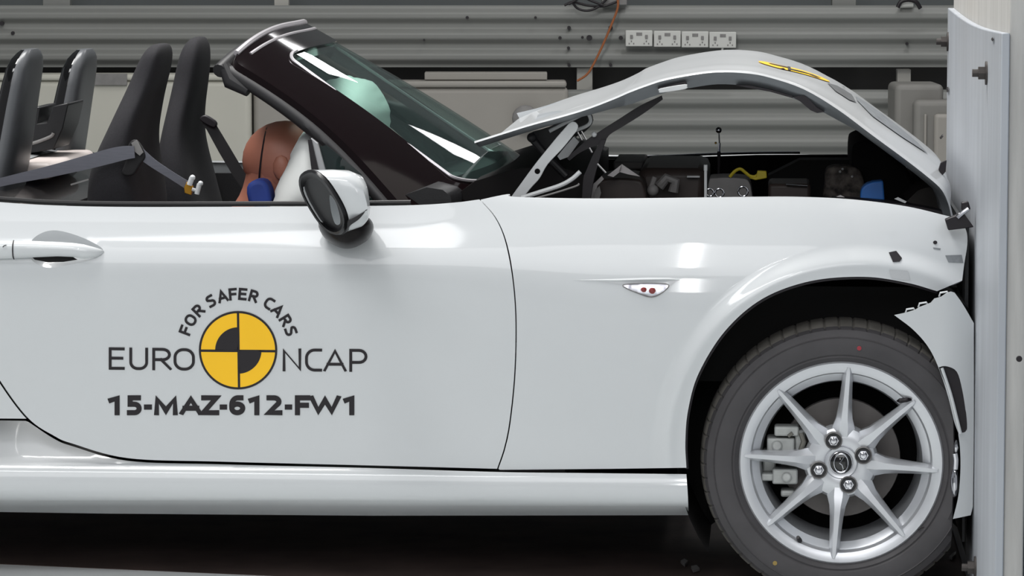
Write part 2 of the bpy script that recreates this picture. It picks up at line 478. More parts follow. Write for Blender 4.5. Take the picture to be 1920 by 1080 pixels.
def bolt(px, py, s=1.0):
    # hex bolt and washer whose shaft points away from the face, towards the car
    d = ray(px, py); dl = Vector((d.dot(AX), d.dot(BX), d.z)); c = CL + dl*((un - CL.x)/dl.x)
    if not (vn < c.y < vf): c = P(px, py, vn+0.05 if c.y < 0 else vf-0.05); c.x = un
    m = MB(); m.lathe([(0.0, -0.004*s), (0.024*s, -0.004*s), (0.024*s, 0.0), (0, 0.0)], c, 'u', 20)
    w = m.build('bolt', mat('dark_steel', (74, 70, 68), 0.45, 0.6, noise=0.2), bar)
    h = MB(); h.lathe([(0.0, -0.018*s), (0.0145*s, -0.018*s), (0.0145*s, -0.004*s)], c, 'u', 6)
    h.lathe([(0.0, -0.030*s), (0.008*s, -0.030*s), (0.008*s, -0.018*s)], c, 'u', 12).build('bolt_head', MATS['dark_steel'], w, smooth=20)
bolt(1770, 78); bolt(1851, 137); bolt(1830, 1064)
# black tape scraps left on the plate
def scrap(poly, name='tape_scrap'):
    V = []
    for p in poly:
        d = ray(*p); dl = Vector((d.dot(AX), d.dot(BX), d.z)); V.append(CL + dl*((un-0.0015 - CL.x)/dl.x))
    n = len(V); B = [x + Vector((-0.002, 0, 0)) for x in V]
    return MB().add(V+B, [tuple(range(n)), tuple(n+k for k in reversed(range(n)))] + [(k, (k+1) % n, n+(k+1) % n, n+k) for k in range(n)]).build(name, BLK, bar)
scrap([(1775,165),(1778,163),(1780,170),(1777,173)])
scrap([(1862,70),(1864,73),(1862,77),(1860,74)])
scrap([(1763,258),(1768,252),(1769,256),(1765,261)])

# ------------------------------------------------------------------ background, some 20 m from the camera
YB = 12.0
def rail(name, y0, y1, px0, px1, Y, label, m=RAIL, n=3):
    z0 = PW(960, y1, Y).z; z1 = PW(960, y0, Y).z; x0 = PW(px0, 70, Y).x; x1 = PW(px1, 70, Y).x
    h = z1 - z0; prof = []; N = 66
    for k in range(N+1):
        t = k/N
        s = math.sin(math.pi*(2*n-1)*t + math.pi/2 - math.pi*0.0)   # valleys and ridges
        w = -math.cos(2*math.pi*n*t)
        prof.append((Y - 0.026*(0.5+0.5*max(-1, min(1, 1.35*w))), z0 + h*t))
    r = []
    for x in (x0, x1): r.append([Vector((x, p[0], p[1])) for p in prof] + [Vector((x, p[0]+0.004, p[1])) for p in reversed(prof)])
    o = MB().loft(r).build(name, m, None, smooth=60)
    return tag(o, label, 'guard rail', 'corrugated guard rails along the back wall')
r1 = rail('guard_rail', 10, 126, -2600, 3400, YB, 'upper corrugated grey guard rail running behind the windscreen and sockets')
r2 = rail('guard_rail', 168, 290, 1040, 3400, YB, 'lower corrugated grey guard rail seen through the gap beneath the bent bonnet')
def bbox(px0, py0, px1, py1, Y, d): 
    a = PW(px0, py1, Y); b = PW(px1, py0, Y); return (a.x, Y, a.z), (b.x, Y+d, b.z)
o = MB().box(*bbox(-2600, 125, 3400, 500, YB+0.28, 0.05)).build('gap_shade', SHADEM, None); o.name = 'gap_shade_1'; o['kind'] = 'structure'  # dark sheet, the shade below the upper rail put into its colour
# bolt heads / holes on the rail
for (x, y, s) in ((876,33,3),(795,75,2),(3,44,4),(24,62,3.4),(1004,33,2.6),(1067,52,3.4),(1050,71,3.2),(1066,90,2.8),(1067,122,3),(1145,52,4),(1092,70,2.6),(1105,71,5.5),(1164,71,4),(1145,122,3),(1701,82,2.6)):
    Y = YB - 0.03; c = PW(x, y, Y); r = s/F*20
    o = MB().lathe([(0, -0.006), (r, -0.006), (r, 0.03)], c, 'v', 10).build('rail_bolt', BLK, r1)
    o.name = 'rail_bolt'
# pale posts between the two rails and above
for (x0, y0, x1, y1, lab) in ((1081, 128, 1111, 420, 'pale post stub between the rails behind the tip of the orange cord'), (1680, 130, 1708, 420, 'pale post stub between the rails above the grey container by the barrier'),
                         (514, -60, 541, 14, 'pale post above the upper rail over the windscreen header'), (1560, -60, 1606, 14, 'broad grey bracket above the upper rail over the bent bonnet'),
                         (80, -60, 131, 14, 'grey bracket above the upper rail over the black roll hoop')):
    o = MB().box(*bbox(x0, y0, x1, y1, YB+0.06, 0.08)).build('rail_post', POSTM if y0 > 0 or x0 == 514 else RAIL, None, bevel=0.003)
    tag(o, lab, 'post', 'rail posts')
# row of four double sockets
for i, x in enumerate((1173, 1226, 1278, 1330)):
    y = 57 + i*1.0
    lo, hi = bbox(x, y, x+50.5, y+30, YB-0.075, 0.045)
    c = PW(x+25, y+15, YB-0.075)
    w = O.copy()
    s = thing('power_socket', ['leftmost white double power socket in the row on the upper rail', 'second white double power socket from the left on the upper rail', 'third white double power socket from the left on the upper rail', 'rightmost white double power socket on the rail with a lead below'][i], 'power socket', (c.x, YB-0.03, c.z), 0, 'double power sockets on the rail')
    s['off'] = (c.x, YB-0.03, c.z)
    MB().box(lo, hi).build('faceplate', SOCK, s, bevel=0.004)
    for sx in (0.22, 0.78):
        q = PW(x+50*sx, y+12, YB-0.075)
        MB().box((q.x-0.007, YB-0.081, q.z-0.010), (q.x+0.007, YB-0.07, q.z+0.010)).build('switch', GREYP, s, bevel=0.001)
        for dx, dz in ((0, -0.024), (-0.012, -0.036), (0.012, -0.036)):
            MB().box((q.x+dx-0.003, YB-0.0765, q.z+dz-0.004), (q.x+dx+0.003, YB-0.07, q.z+dz+0.004)).build('pin_slot', GREYP, s)
    q0 = PW(x+20, y+4, YB-0.075); q1 = PW(x+31, y+10, YB-0.075)
    MB().box((q0.x, YB-0.0765, q1.z), (q1.x, YB-0.07, q0.z)).build('indicator_panel', GREYP, s)
o = MB().tube([PW(1355, 88, YB-0.06), PW(1354, 96, YB-0.06), PW(1354, 104, YB-0.05)], 0.006, 8).build('socket_lead', SOCK, None); tag(o, 'short pale lead hanging below the rightmost socket', 'cable')
# junction box with its cables and the orange cord
jb = thing('junction_box', 'grey junction box above the rail where the orange cord starts', 'junction box', PW(1165, -5, YB), 0); jb['off'] = tuple(PW(1165, -5, YB))
MB().box(*bbox(1128, -60, 1176, 9.5, YB-0.06, 0.12)).build('housing', GREYP, jb, bevel=0.004)
for k, pts in enumerate((((1058,10),(1075,4),(1100,10),(1130,12),(1160,2)), ((1072,2),(1082,15),(1100,20),(1120,14),(1140,-4)), ((1066,8),(1090,-4),(1110,2),(1130,10)))):
    o = MB().tube(cr([PW(x, y, YB-0.075-0.01*k) for x, y in pts], 8), 0.0065, 8).build('cable', BLK, jb)
o = MB().tube(cr([PW(x, y, YB-0.09) for x, y in ((1158,-8),(1158,15),(1147,45),(1130,85),(1112,122),(1100,140),(1082,152))], 8), 0.006, 8).build('orange_cord', ORANGE, None); tag(o, 'thin orange cord slanting down across the upper rail', 'cord')
o = MB().tube(cr([PW(x, y, YB-0.05) for x, y in ((1683,14),(1690,3),(1705,0),(1718,4),(1726,16))], 8), 0.011, 8).build('cable_loop', BLK, None); tag(o, 'black cable loop above the upper rail near the barrier', 'cable')
o = MB().tube([PW(1688, 9, YB-0.02), PW(1712, 8, YB-0.02)], 0.017, 12).build('pipe_stub', SOCK, None); tag(o, 'short pale pipe stub inside the black cable loop', 'pipe')
# pale cases in front of the lower wall
def case(name, px0, py0, px1, py1, Y, d, m, label, lidh=12):
    lo, hi = bbox(px0, py0, px1, py1, Y, d)
    t = thing(name, label, 'storage case', ((lo[0]+hi[0])/2, Y+d/2, 0), 0, 'pale storage cases along the back'); t['off'] = ((lo[0]+hi[0])/2, Y+d/2, 0)
    zb = 0.0; zl = PW(960, py0+lidh, Y).z
    MB().box((lo[0], lo[1], zb), (hi[0], hi[1], zl)).build('body', m, t, bevel=0.03, bseg=4)
    MB().box((lo[0]+0.01, lo[1]-0.012, zl), (hi[0]-0.01, hi[1], hi[2])).build('lid', m, t, bevel=0.012)
    return t, lo, hi
t, lo, hi = case('storage_case', -60, 139, 470, 420, YB-0.35, 0.2, CASE, 'pale storage case behind the black seats, brighter light put into its colour')
q0, q1 = bbox(176, 138, 238, 160, YB-0.372, 0.02); MB().box(q0, q1).build('latch', GREYP, t, bevel=0.003)
t, lo, hi = case('storage_case', 476, 152, 1066, 420, YB-0.30, 0.2, CASE2, 'storage case behind the windscreen with a rounded corner, dimmer light put into its grey')
q0, q1 = bbox(796, 136, 1026, 150, YB-0.25, 0.15); MB().box(q0, q1).build('tray', CASE2, t, bevel=0.004)
o = MB().ball(PW(985, 222, YB-0.35), 0.07, 16, 1, 0.4, 1).build('knob', GREYP, t)
# grey container next to the barrier
t = thing('stacking_container', 'grey ribbed stacking container between bent bonnet and barrier', 'container', PW(1740, 300, YB-0.6), 0); t['off'] = tuple(PW(1740, 300, YB-0.6))
def roundcase(px0, py0, px1, py1, Y, d, r, nm, m):
    lo, hi = bbox(px0, py0, px1, py1, Y, d)
    MB().box(lo, hi).build(nm, m, t, bevel=r, bseg=4)
GC = mat('grey_plastic_container', (128, 126, 122), 0.6, noise=0.1, nscale=6)
roundcase(1676, 158, 1770, 420, YB-0.5, 0.4, 0.03, 'body', GC)
roundcase(1712, 188, 1800, 420, YB-0.62, 0.12, 0.03, 'front_shell', GC)
roundcase(1731, 214, 1738, 420, YB-0.64, 0.02, 0.006, 'rib', CASE2)
roundcase(1750, 214, 1800, 420, YB-0.66, 0.05, 0.02, 'front_rib', CASE2)
# small debris flung about
def chip(pts, z, label, m=PALE, Y=None):
    V = [floorpt(x, y, z) for x, y in pts]; n = len(V); B = [v + Vector((0, 0, 0.006)) for v in V]
    o = MB().add(V+B, [tuple(range(n)), tuple(n+k for k in range(n))] + [(k, (k+1) % n, n+(k+1) % n, n+k) for k in range(n)]).build('debris_chip', m, None)
    tag(o, label, 'debris', 'broken chips on the floor')
chip([(1731,1030),(1737,1020),(1741,1010),(1744,1011),(1740,1021),(1735,1030)], 0.003, 'larger pale sliver on the floor between tyre and barrier')
chip([(1780,1048),(1786,1042),(1793,1038),(1792,1043),(1785,1050)], 0.003, 'short pale sliver on the floor nearest the barrier')
chip([(1276,1056),(1283,1052),(1290,1056),(1284,1063)], 0.003, 'pale chip on the dark floor to the left of the tyre')
chip([(1296,1066),(1306,1064),(1312,1070),(1300,1074)], 0.003, 'second pale chip on the dark floor closest to the tyre')
# ------------------------------------------------------------------ body side surface
def table(tab):
    def f(z):
        n = len(tab)
        if z <= tab[0][0]: return tab[0][1]
        if z >= tab[-1][0]:
            (a, b), (c, d) = tab[-2], tab[-1]; return d + (z-c)*(d-b)/(c-a)
        for i in range(n-1):
            if tab[i][0] <= z <= tab[i+1][0]:
                x0, y0 = tab[i]; x1, y1 = tab[i+1]; h = x1-x0
                m0 = (y1 - tab[i-1][1])/(x1 - tab[i-1][0]) if i > 0 else (y1-y0)/h
                m1 = (tab[i+2][1]-y0)/(tab[i+2][0]-x0) if i+2 < n else (y1-y0)/h
                t = (z-x0)/h
                return (2*t**3-3*t*t+1)*y0 + (t**3-2*t*t+t)*h*m0 + (-2*t**3+3*t*t)*y1 + (t**3-t*t)*h*m1
    return f
def sst(a, b, x):
    t = max(0, min(1, (x-a)/(b-a))); return t*t*(3-2*t)
side = table([(0.17, .035), (0.25, .030), (0.30, .026), (0.36, .026), (0.42, .024), (0.50, .018), (0.58, .010), (0.66, .004), (0.71, .004), (0.745, .011), (0.775, .023), (0.81, .037), (0.845, .049), (0.90, .066)])
fend = table([(0.17, .035), (0.25, .030), (0.36, .022), (0.46, .012), (0.55, .004), (0.63, .001), (0.70, .007), (0.75, .020), (0.79, .036), (0.82, .051), (0.845, .067), (0.865, .086), (0.90, .135)])
AC = P(1610, 850, 0); AR = pxlen(333)
def Hs(u, z):
    w = sst(-0.95, -0.45, u)
    h = side(z)*(1-w) + fend(z)*w
    h += 0.05*max(0, (u+0.12)/0.36)**2 if u > -0.12 else 0
    h += 0.030*max(0, (-1.75-u))**2
    r = math.hypot(u-AC.x, z-AC.z)                        # flared lip of the front arch
    h -= 0.016*(1 - sst(AR+0.022, AR+0.066, r)) * (1 if z > 0.2 else 0)
    h += 0.006*(1 - sst(AR, AR+0.035, r))
    return h
sillt = table([(0.15, .16), (0.175, .095), (0.188, .060), (0.20, .034), (0.209, .018), (0.222, .011), (0.25, .010), (0.268, .016), (0.28, .028), (0.29, .05), (0.36, .12)])
def Hsill(u, z):
    zz = z - 0.03*sst(-1.35, -1.85, u)*0
    return sillt(zz) + 0.03*max(0, (-1.75-u))**2
car = cthing('car', 'white open two seat sports car with crumpled bonnet pressed against the barrier', 'car', (-1.0, WID/2, 0))
V2 = lambda L: [Vector(p) for p in L]
dtop = cr([(-60,372),(0,379),(100,385),(250,388),(560,387),(760,385),(850,380),(899,374)], 8)
dfront = cr([(899,374),(928,408),(947,452),(960,520),(966,600),(964,700),(955,790),(945,840),(932,879)], 8)
dbot = cr([(932,879),(687,872.5),(412,865.5),(240,859),(137,832),(102,817.5),(53,784),(0,713),(-40,640),(-58,520),(-62,400),(-60,372)], 8)
hb = cr([(52,470),(60,450),(80,436),(105,432),(140,440),(175,455),(194,470),(178,484),(140,495),(105,502),(80,500),(60,488)], 5, True)
door = panel('door', chain(dtop, dfront, dbot), Hs, PAINT, car, step=16, holes=[hb], flange=0.012, mirror=True)
ftop = cr([(903,374),(930,368),(955,364),(966,369),(1100,372),(1250,371),(1400,369),(1500,369),(1600,374),(1700,387),(1785,407)], 8)
ffront = cr([(1785,407),(1808,425),(1814,452),(1808,495),(1804,526)], 6)
farch = cr([(1757,546),(1700,530),(1620,519),(1520,527),(1430,560),(1360,620),(1310,700),(1290,770),(1285,830),(1287,877)], 8)
ffr = [Vector((p.x+2.6, p.y)) for p in reversed(dfront)]
polar = []
for dr in range(5, 84, 5):
    rr_ = 333+dr; na = int(rr_*math.pi*1.15/9)
    polar += [(1610 + rr_*math.cos(R(-12 + 207*(k + (dr//5 % 2)*.5)/na)), 850 - rr_*math.sin(R(-12 + 207*(k + (dr//5 % 2)*.5)/na))) for k in range(na+1)]
fender = panel('front_fender', chain(ftop, ffront, [(1757,546)], farch, [(1150,879),(937,881)], ffr), Hs, PAINT, car, step=12, mirror=True, extra=polar, nogrid=lambda q: math.hypot(q[0]-1610, q[1]-850) < 333+82)
stop = cr([(53,791),(102,823),(137,837),(240,864),(412,870.5),(690,877.5),(935,885),(1100,887),(1287,889)], 8)
sill = panel('sill', chain([(-108,787),(48,789)], stop, [(1289,920),(1291,966)], [(700,967),(200,963),(0,960),(-108,957)]), Hsill, PAINT, car, step=12, mirror=True)
qtop = cr([(-63,371),(-150,355),(-300,345),(-600,352),(-880,385),(-1010,450)], 8)
qarch = [Vector((-425 + 322*math.cos(R(a)), 862 - 322*math.sin(R(a)))) for a in [166 - k*(152/30) for k in range(31)]]
qd = [Vector((p.x-3.5, p.y+1)) for p in dbot if p.y < 785]
quarter = panel('quarter_panel', chain(qtop, [(-1030,600),(-985,790)], qarch, [(-108,784)], [(46,785)], qd), Hs, PAINT, car, step=22, mirror=True)

# black beading along the door top
pts = [S(p.x, p.y-3.0, Hs) + Vector((0, 0.004, 0)) for p in cr([(-60,370),(0,376),(100,382.5),(250,385.5),(560,385),(770,383)], 8)]
MB().tube(pts, 0.0055, 8).build('door_seal', mat('black_seal', (14, 12, 14), 0.35, spec=0.3, noise=0.1), car)

# ---- lettering on the door: a stroked letter set
def arc(cx, cy, rx, ry, a0, a1, n=10): return [(cx + rx*math.cos(R(a0+(a1-a0)*k/n)), cy + ry*math.sin(R(a0+(a1-a0)*k/n))) for k in range(n+1)]
def rr(w, h, r, ry=None): 
    ry = ry or r
    return arc(w-r, h-ry, r, ry, 0, 90) + arc(r, h-ry, r, ry, 90, 180) + arc(r, ry, r, ry, 180, 270) + arc(w-r, ry, r, ry, 270, 360)
GL = {
 'E': (.56, [[(.56,1),(0,1),(0,0),(.56,0)], [(0,.52),(.50,.52)]]),
 'U': (.68, [[(0,1)] + arc(.3,.33,.3,.33,180,270) + arc(.38,.33,.3,.33,270,360) + [(.68,1)]]),
 'R': (.62, [[(0,0),(0,1)] + arc(.34,.735,.25,.265,90,-90) + [(0,.47)], [(.28,.47),(.62,0)]]),
 'O': (.74, [rr(.74,1,.34,.40) + [(.74,.6)]]),
 'N': (.64, [[(0,0),(0,1),(.64,0),(.64,1)]]),
 'C': (.58, [[(.58,1)] + arc(.34,.6,.34,.40,90,180) + arc(.34,.40,.34,.40,180,270) + [(.58,0)]]),
 'A': (.76, [[(0,0),(.38,1),(.76,0)], [(.12,.30),(.64,.30)]]),
 'P': (.58, [[(0,0),(0,1)] + arc(.32,.70,.26,.30,90,-90) + [(0,.40)]]),
 'F': (.54, [[(.54,1),(0,1),(0,0)], [(0,.5),(.47,.5)]]),
 'S': (.54, [[(.52,1),(.26,1)] + arc(.24,.76,.24,.24,90,200,8) + [(.27,.53)] + arc(.30,.25,.24,.26,60,-90,10) + [(0,0)]]),
 'M': (.86, [[(0,0),(.03,1),(.43,.12),(.83,1),(.86,0)]]),
 'Z': (.62, [[(.02,1),(.62,1),(0,0),(.64,0)]]),
 'W': (1.06, [[(0,1),(.26,0),(.53,.94),(.80,0),(1.06,1)]]),
 '1': (.30, [[(0,.84),(.30,1),(.30,0)]]),
 '5': (.56, [[(.50,1),(.04,1),(.04,.57),(.28,.57)] + arc(.28,.285,.26,.285,90,-90) + [(0,0)]]),
 '6': (.62, [[(.52,1),(.36,1)] + arc(.34,.55,.34,.45,90,180,8) + arc(.31,.31,.31,.31,180,360,14) + arc(.31,.31,.31,.27,0,150,10)]),
 '2': (.58, [[(.02,1),(.28,1)] + arc(.28,.74,.27,.26,90,-30,8) + [(.02,0),(.60,0)]]),
 '-': (.34, [[(0,.38),(.34,.38)]]), ' ': (.25, []),
}
def ribbon(pts, w, sqcap=True):
    pts = [Vector(p) for p in pts]
    pts = [p for i, p in enumerate(pts) if i == 0 or (p - pts[i-1]).length > 1e-4]
    closed = (pts[0]-pts[-1]).length < 1e-3
    if closed: pts = pts[:-1]
    n = len(pts); L = []; Rr = []
    if not closed and n > 1:
        e0 = (pts[0]-pts[1]).normalized()*w*.5; e1 = (pts[-1]-pts[-2]).normalized()*w*.5
        pts[0] = pts[0] + e0; pts[-1] = pts[-1] + e1
    for i in range(n):
        if closed: a = pts[i]-pts[i-1]; b = pts[(i+1) % n]-pts[i]
        else:
            a = pts[i]-pts[i-1] if i > 0 else pts[1]-pts[0]; b = pts[i+1]-pts[i] if i < n-1 else pts[-1]-pts[-2]
        a.normalize(); b.normalize()
        na = Vector((-a.y, a.x)); nb = Vector((-b.y, b.x)); m = na+nb
        if m.length < 0.15: m = na.copy(); k = 1.0
        else: m.normalize(); k = min(1/max(0.3, m.dot(na)), 2.3)
        L.append(pts[i] + m*w*0.5*k); Rr.append(pts[i] - m*w*0.5*k)
    q = [[L[i], L[(i+1) % n], Rr[(i+1) % n], Rr[i]] for i in range(n if closed else n-1)]
    return q
def letters(name, items, H=Hs, clip=None, slope=0.0, x_ref=0.0):
    # items: (char, function mapping glyph units to pixels, stroke width in pixels)
    V = []; G = []
    for ch, fn, st in items:
        for s in GL[ch][1]:
            for quad in ribbon([fn(*q) for q in s], st):
                pts = []
                for q in quad:
                    if clip: sl = slope*(q.x-x_ref); q = Vector((q.x, max(clip[0]+sl, min(clip[1]+sl, q.y))))
                    p = S(q.x, q.y, H); pts.append(p + hnormal(H, p)*0.0013)
                b = len(V); V += pts
                f = (b, b+1, b+2, b+3)
                if (pts[1]-pts[0]).cross(pts[2]-pts[0]).y > 0: f = tuple(reversed(f))
                G.append(f)
    return build(name, V, G, BLK, door, smooth=None)
def spaced(txt, ext, ytop, ybot, st, slope=0.0):
    items = []
    for c, (x0, x1) in zip(txt, ext):
        w = GL[c][0]
        def fn(a, b, x0=x0, x1=x1, w=w):
            h = st/2
            x = x0 + h + (x1 - x0 - st)*a/w
            return (x, ybot - h - b*(ybot - ytop - st) + slope*(x - ext[0][0]))
        items.append((c, fn, st))
    return letters('door_lettering', items, clip=(ytop, ybot), slope=slope, x_ref=ext[0][0])
spaced('EURO', [(204,234),(242.6,277.8),(285.6,322),(325.5,365.5)], 651, 693, 5.4, 0.012)
spaced('NCAP', [(530,565),(572,604),(606.5,650),(655,689)], 653, 696, 5.4, 0.008)
spaced('15-MAZ-612-FW1', [(203,224.5),(238,266.5),(270,285),(289,333.5),(337,379),(376.5,410.5),(412,426),(430,460),(466,486.5),(499,529),(534,548),(553,582),(580,639),(644,664.5)], 741, 778.5, 9.6)
cx, cy = 446.5, 656.5
txt = 'FOR SAFER CARS'; st = 4.7; hgt = 20.5; rad = 94.0
# angle of each letter's middle, read clockwise over the emblem
ANG = dict(enumerate((159.2, 147.6, 134.8, None, 119, 106.3, 95.2, 85.3, 73.8, None, 56.7, 45, 32, 20)))
items = []
for i, c in enumerate(txt):
    if c == ' ': continue
    def fn(a, b, th=R(ANG[i]), GW=GL[c][0]):
        r = rad + st/2 + b*(hgt-st/2); dx = (a-GW/2)*hgt*1.0
        return (cx + r*math.cos(th) + dx*math.sin(th), cy - r*math.sin(th) + dx*math.cos(th))
    items.append((c, fn, st))
letters('door_lettering', items)
decal('target_emblem', [circ(cx, cy, 71, 64)], Hs, YEL, door, lift=0.0010, step=12, grid=True)
def sector(r, a0, a1, n=24): return [Vector((cx, cy))] + [Vector((cx + r*math.cos(R(a0+(a1-a0)*k/n)), cy - r*math.sin(R(a0+(a1-a0)*k/n)))) for k in range(n+1)]
rq = []
for k in range(64):
    a, b = 2*math.pi*k/64, 2*math.pi*(k+1)/64
    rq.append([Vector((cx+r*math.cos(t), cy+r*math.sin(t))) for r, t in ((69.5,a),(73.5,a),(73.5,b),(69.5,b))])
rq += [V2([(444.2,586),(448.6,586),(450.6,727),(446.2,727)]), V2([(376,655),(376,659.5),(517,660.5),(517,656)])]
decal('target_emblem', rq + [sector(43, 90, 180), sector(44, 270, 360)], Hs, BLK, door, lift=0.0014, step=8)

# ---- door handle: dished bowl and pull bar
rp = resample(hb, 4)
ov, fs, loops = triang(hb, 6)
BV2 = []
for p in ov:
    q = S(p.x, p.y, Hs); t = min(1, dist_poly(p, rp)/24)
    BV2.append(q - hnormal(Hs, q)*0.020*math.sin(math.pi/2*t))
G = []
for f in fs:
    a, b, c = (BV2[k] for k in f[:3]); G.append(f if (b-a).cross(c-a).y < 0 else tuple(reversed(f)))
bowl = build('handle_bowl', BV2, G, PAINT, door, smooth=180)
# pull bar
rings = []
for (px, yt, yb, out) in ((-40,452,484,.020),(-6,450,486,.026),(0,450,485,.027),(60,450,482,.030),(110,452,480,.031),(140,454,481,.029),(160,457,485,.025),(180,463,482,.017),(190,467,477,.009),(195,470,473,.002)):
    q = S(px, (yt+yb)/2, Hs); rz = pxlen((yb-yt)/2); ring = []
    for k in range(16):
        a = 2*math.pi*k/16
        ring.append(Vector((q.x, q.y - out*0.55 - math.sin(a)*out*0.5, q.z + math.cos(a)*rz)))
    rings.append(ring)
hd = MB().loft(rings).build('door_handle', PAINT, door, smooth=60)
q = [S(28, y, Hs) + Vector((0, -0.030, 0)) for y in (449.5, 458, 468, 478, 483.5)]
offs = [-0.0, 0.0, 0.0, 0.0, 0.0]
seam = []
for k in range(13):
    a = R(10 + 160*k/12); qq = S(29, 467, Hs); seam.append(Vector((qq.x, qq.y - 0.0285*0.55 - math.sin(a)*(0.0285*0.5+0.0012), qq.z + math.cos(a)*(pxlen(17)+0.001))))
MB().tube(seam, 0.0013, 6).build('handle_seam', BLK, hd)
und = plate('handle_painted_shade', [(58,480),(135,481),(145,487),(120,491),(90,492),(65,487)], lambda x, y: Hs(P(x,y,0).x, P(x,y,0).z) - 0.006, 0.002, DARK, door)  # dark plate added as the shade under the pull bar
kq = S(14, 459, Hs)
MB().tube([Vector((S(x, y, Hs).x, kq.y-0.0335, S(x, y, Hs).z)) for x, y in ((11,461),(14,458),(18,457))], 0.001, 6).build('key_slot', BLK, hd)

# ---- side marker lamp on the fender
rec = chain(cr([(1150,529),(1200,525),(1262,522),(1274,526)], 5), cr([(1274,526),(1260,548),(1232,566)], 5), [(1226,566),(1172,545),(1165,536)])
ov, fs, loops = triang(rec, 8)
rp = resample(rec, 4)
def lampdish(x, y): 
    return 0
lens = cr([(1168,535),(1185,532),(1215,531),(1245,532),(1254,536),(1246,545),(1230,555),(1215,556),(1195,549),(1178,542)], 4, True)
decal('marker_recess_shade', [chain([(1120,527),(1160,524.5),(1215,523),(1262,522),(1272,526),(1256,536),(1250,531.5),(1215,530.5),(1185,531.5),(1166,534)])], Hs, mat('white_paint_recess_shade', (196, 198, 200), 0.35, 0, 0.6, noise=0.03), fender, lift=0.0006, step=8)  # flat patch, the recess shading put into a slightly darker paint
mk = decal('marker_lamp', [lens], Hs, REFL, fender, lift=0.0009, step=6, grid=True)
inflate('lamp_lens', lens, S(1210, 543, Hs).y - 0.004, 0.006, CLEAR, mk, step=7)
for (x, y, r) in ((1207,543,5.5),(1223,545,6.5)):
    q = S(x, y, Hs); MB().ball(q + Vector((0, -0.002, 0)), pxlen(r), 14, 1, 0.7, 0.9).build('lamp_bulb', REDL, mk)
edge = [S(p.x, p.y, Hs) + Vector((0, -0.002, 0)) for p in lens]
MB().tube(edge + [edge[0]], 0.0011, 6).build('lamp_rim', GREYP, mk)
# overhanging crease above the marker lamp
led = MB(); rings = []
for (x, yt, ym, yb, o_) in ((1075,524.5,525,525.5,.0003),(1110,523.5,525.5,527,.002),(1160,522,525.5,529,.005),(1215,520,524,529.5,.006),(1255,520,523.5,528.5,.005),(1275,523,524.5,526,.0003)):
    ring = []
    for y, k in ((yt, -.0006), (ym, o_), (yb, -.0006), (ym, -.004)):
        q = S(x, y, Hs); ring.append(q + hnormal(Hs, q)*k)
    rings.append(ring)
led.loft(rings); led.build('marker_crease', PAINT, fender, smooth=20)
# black scraps and scuffs on the fender
decal('tape_scrap', [V2([(1666,474),(1680,471),(1691,485),(1687,491),(1674,492)]), circ(1753,455,4,10,3.5)], Hs, BLK, fender, lift=0.002, step=6)
decal('scuff_mark', [V2([(1749,464),(1764,466),(1762,469),(1750,467)]), V2([(1772,479),(1803,478),(1806,493),(1778,492)])], Hs, SCUFF, fender, lift=0.0012, step=6)
decal('scuff_mark', [V2([(1667,506),(1702,508),(1707,526),(1690,525),(1670,521)])], Hs, mat('light_grey_scuff', (190, 192, 194), 0.5, noise=0.05), fender, lift=0.0012, step=6)
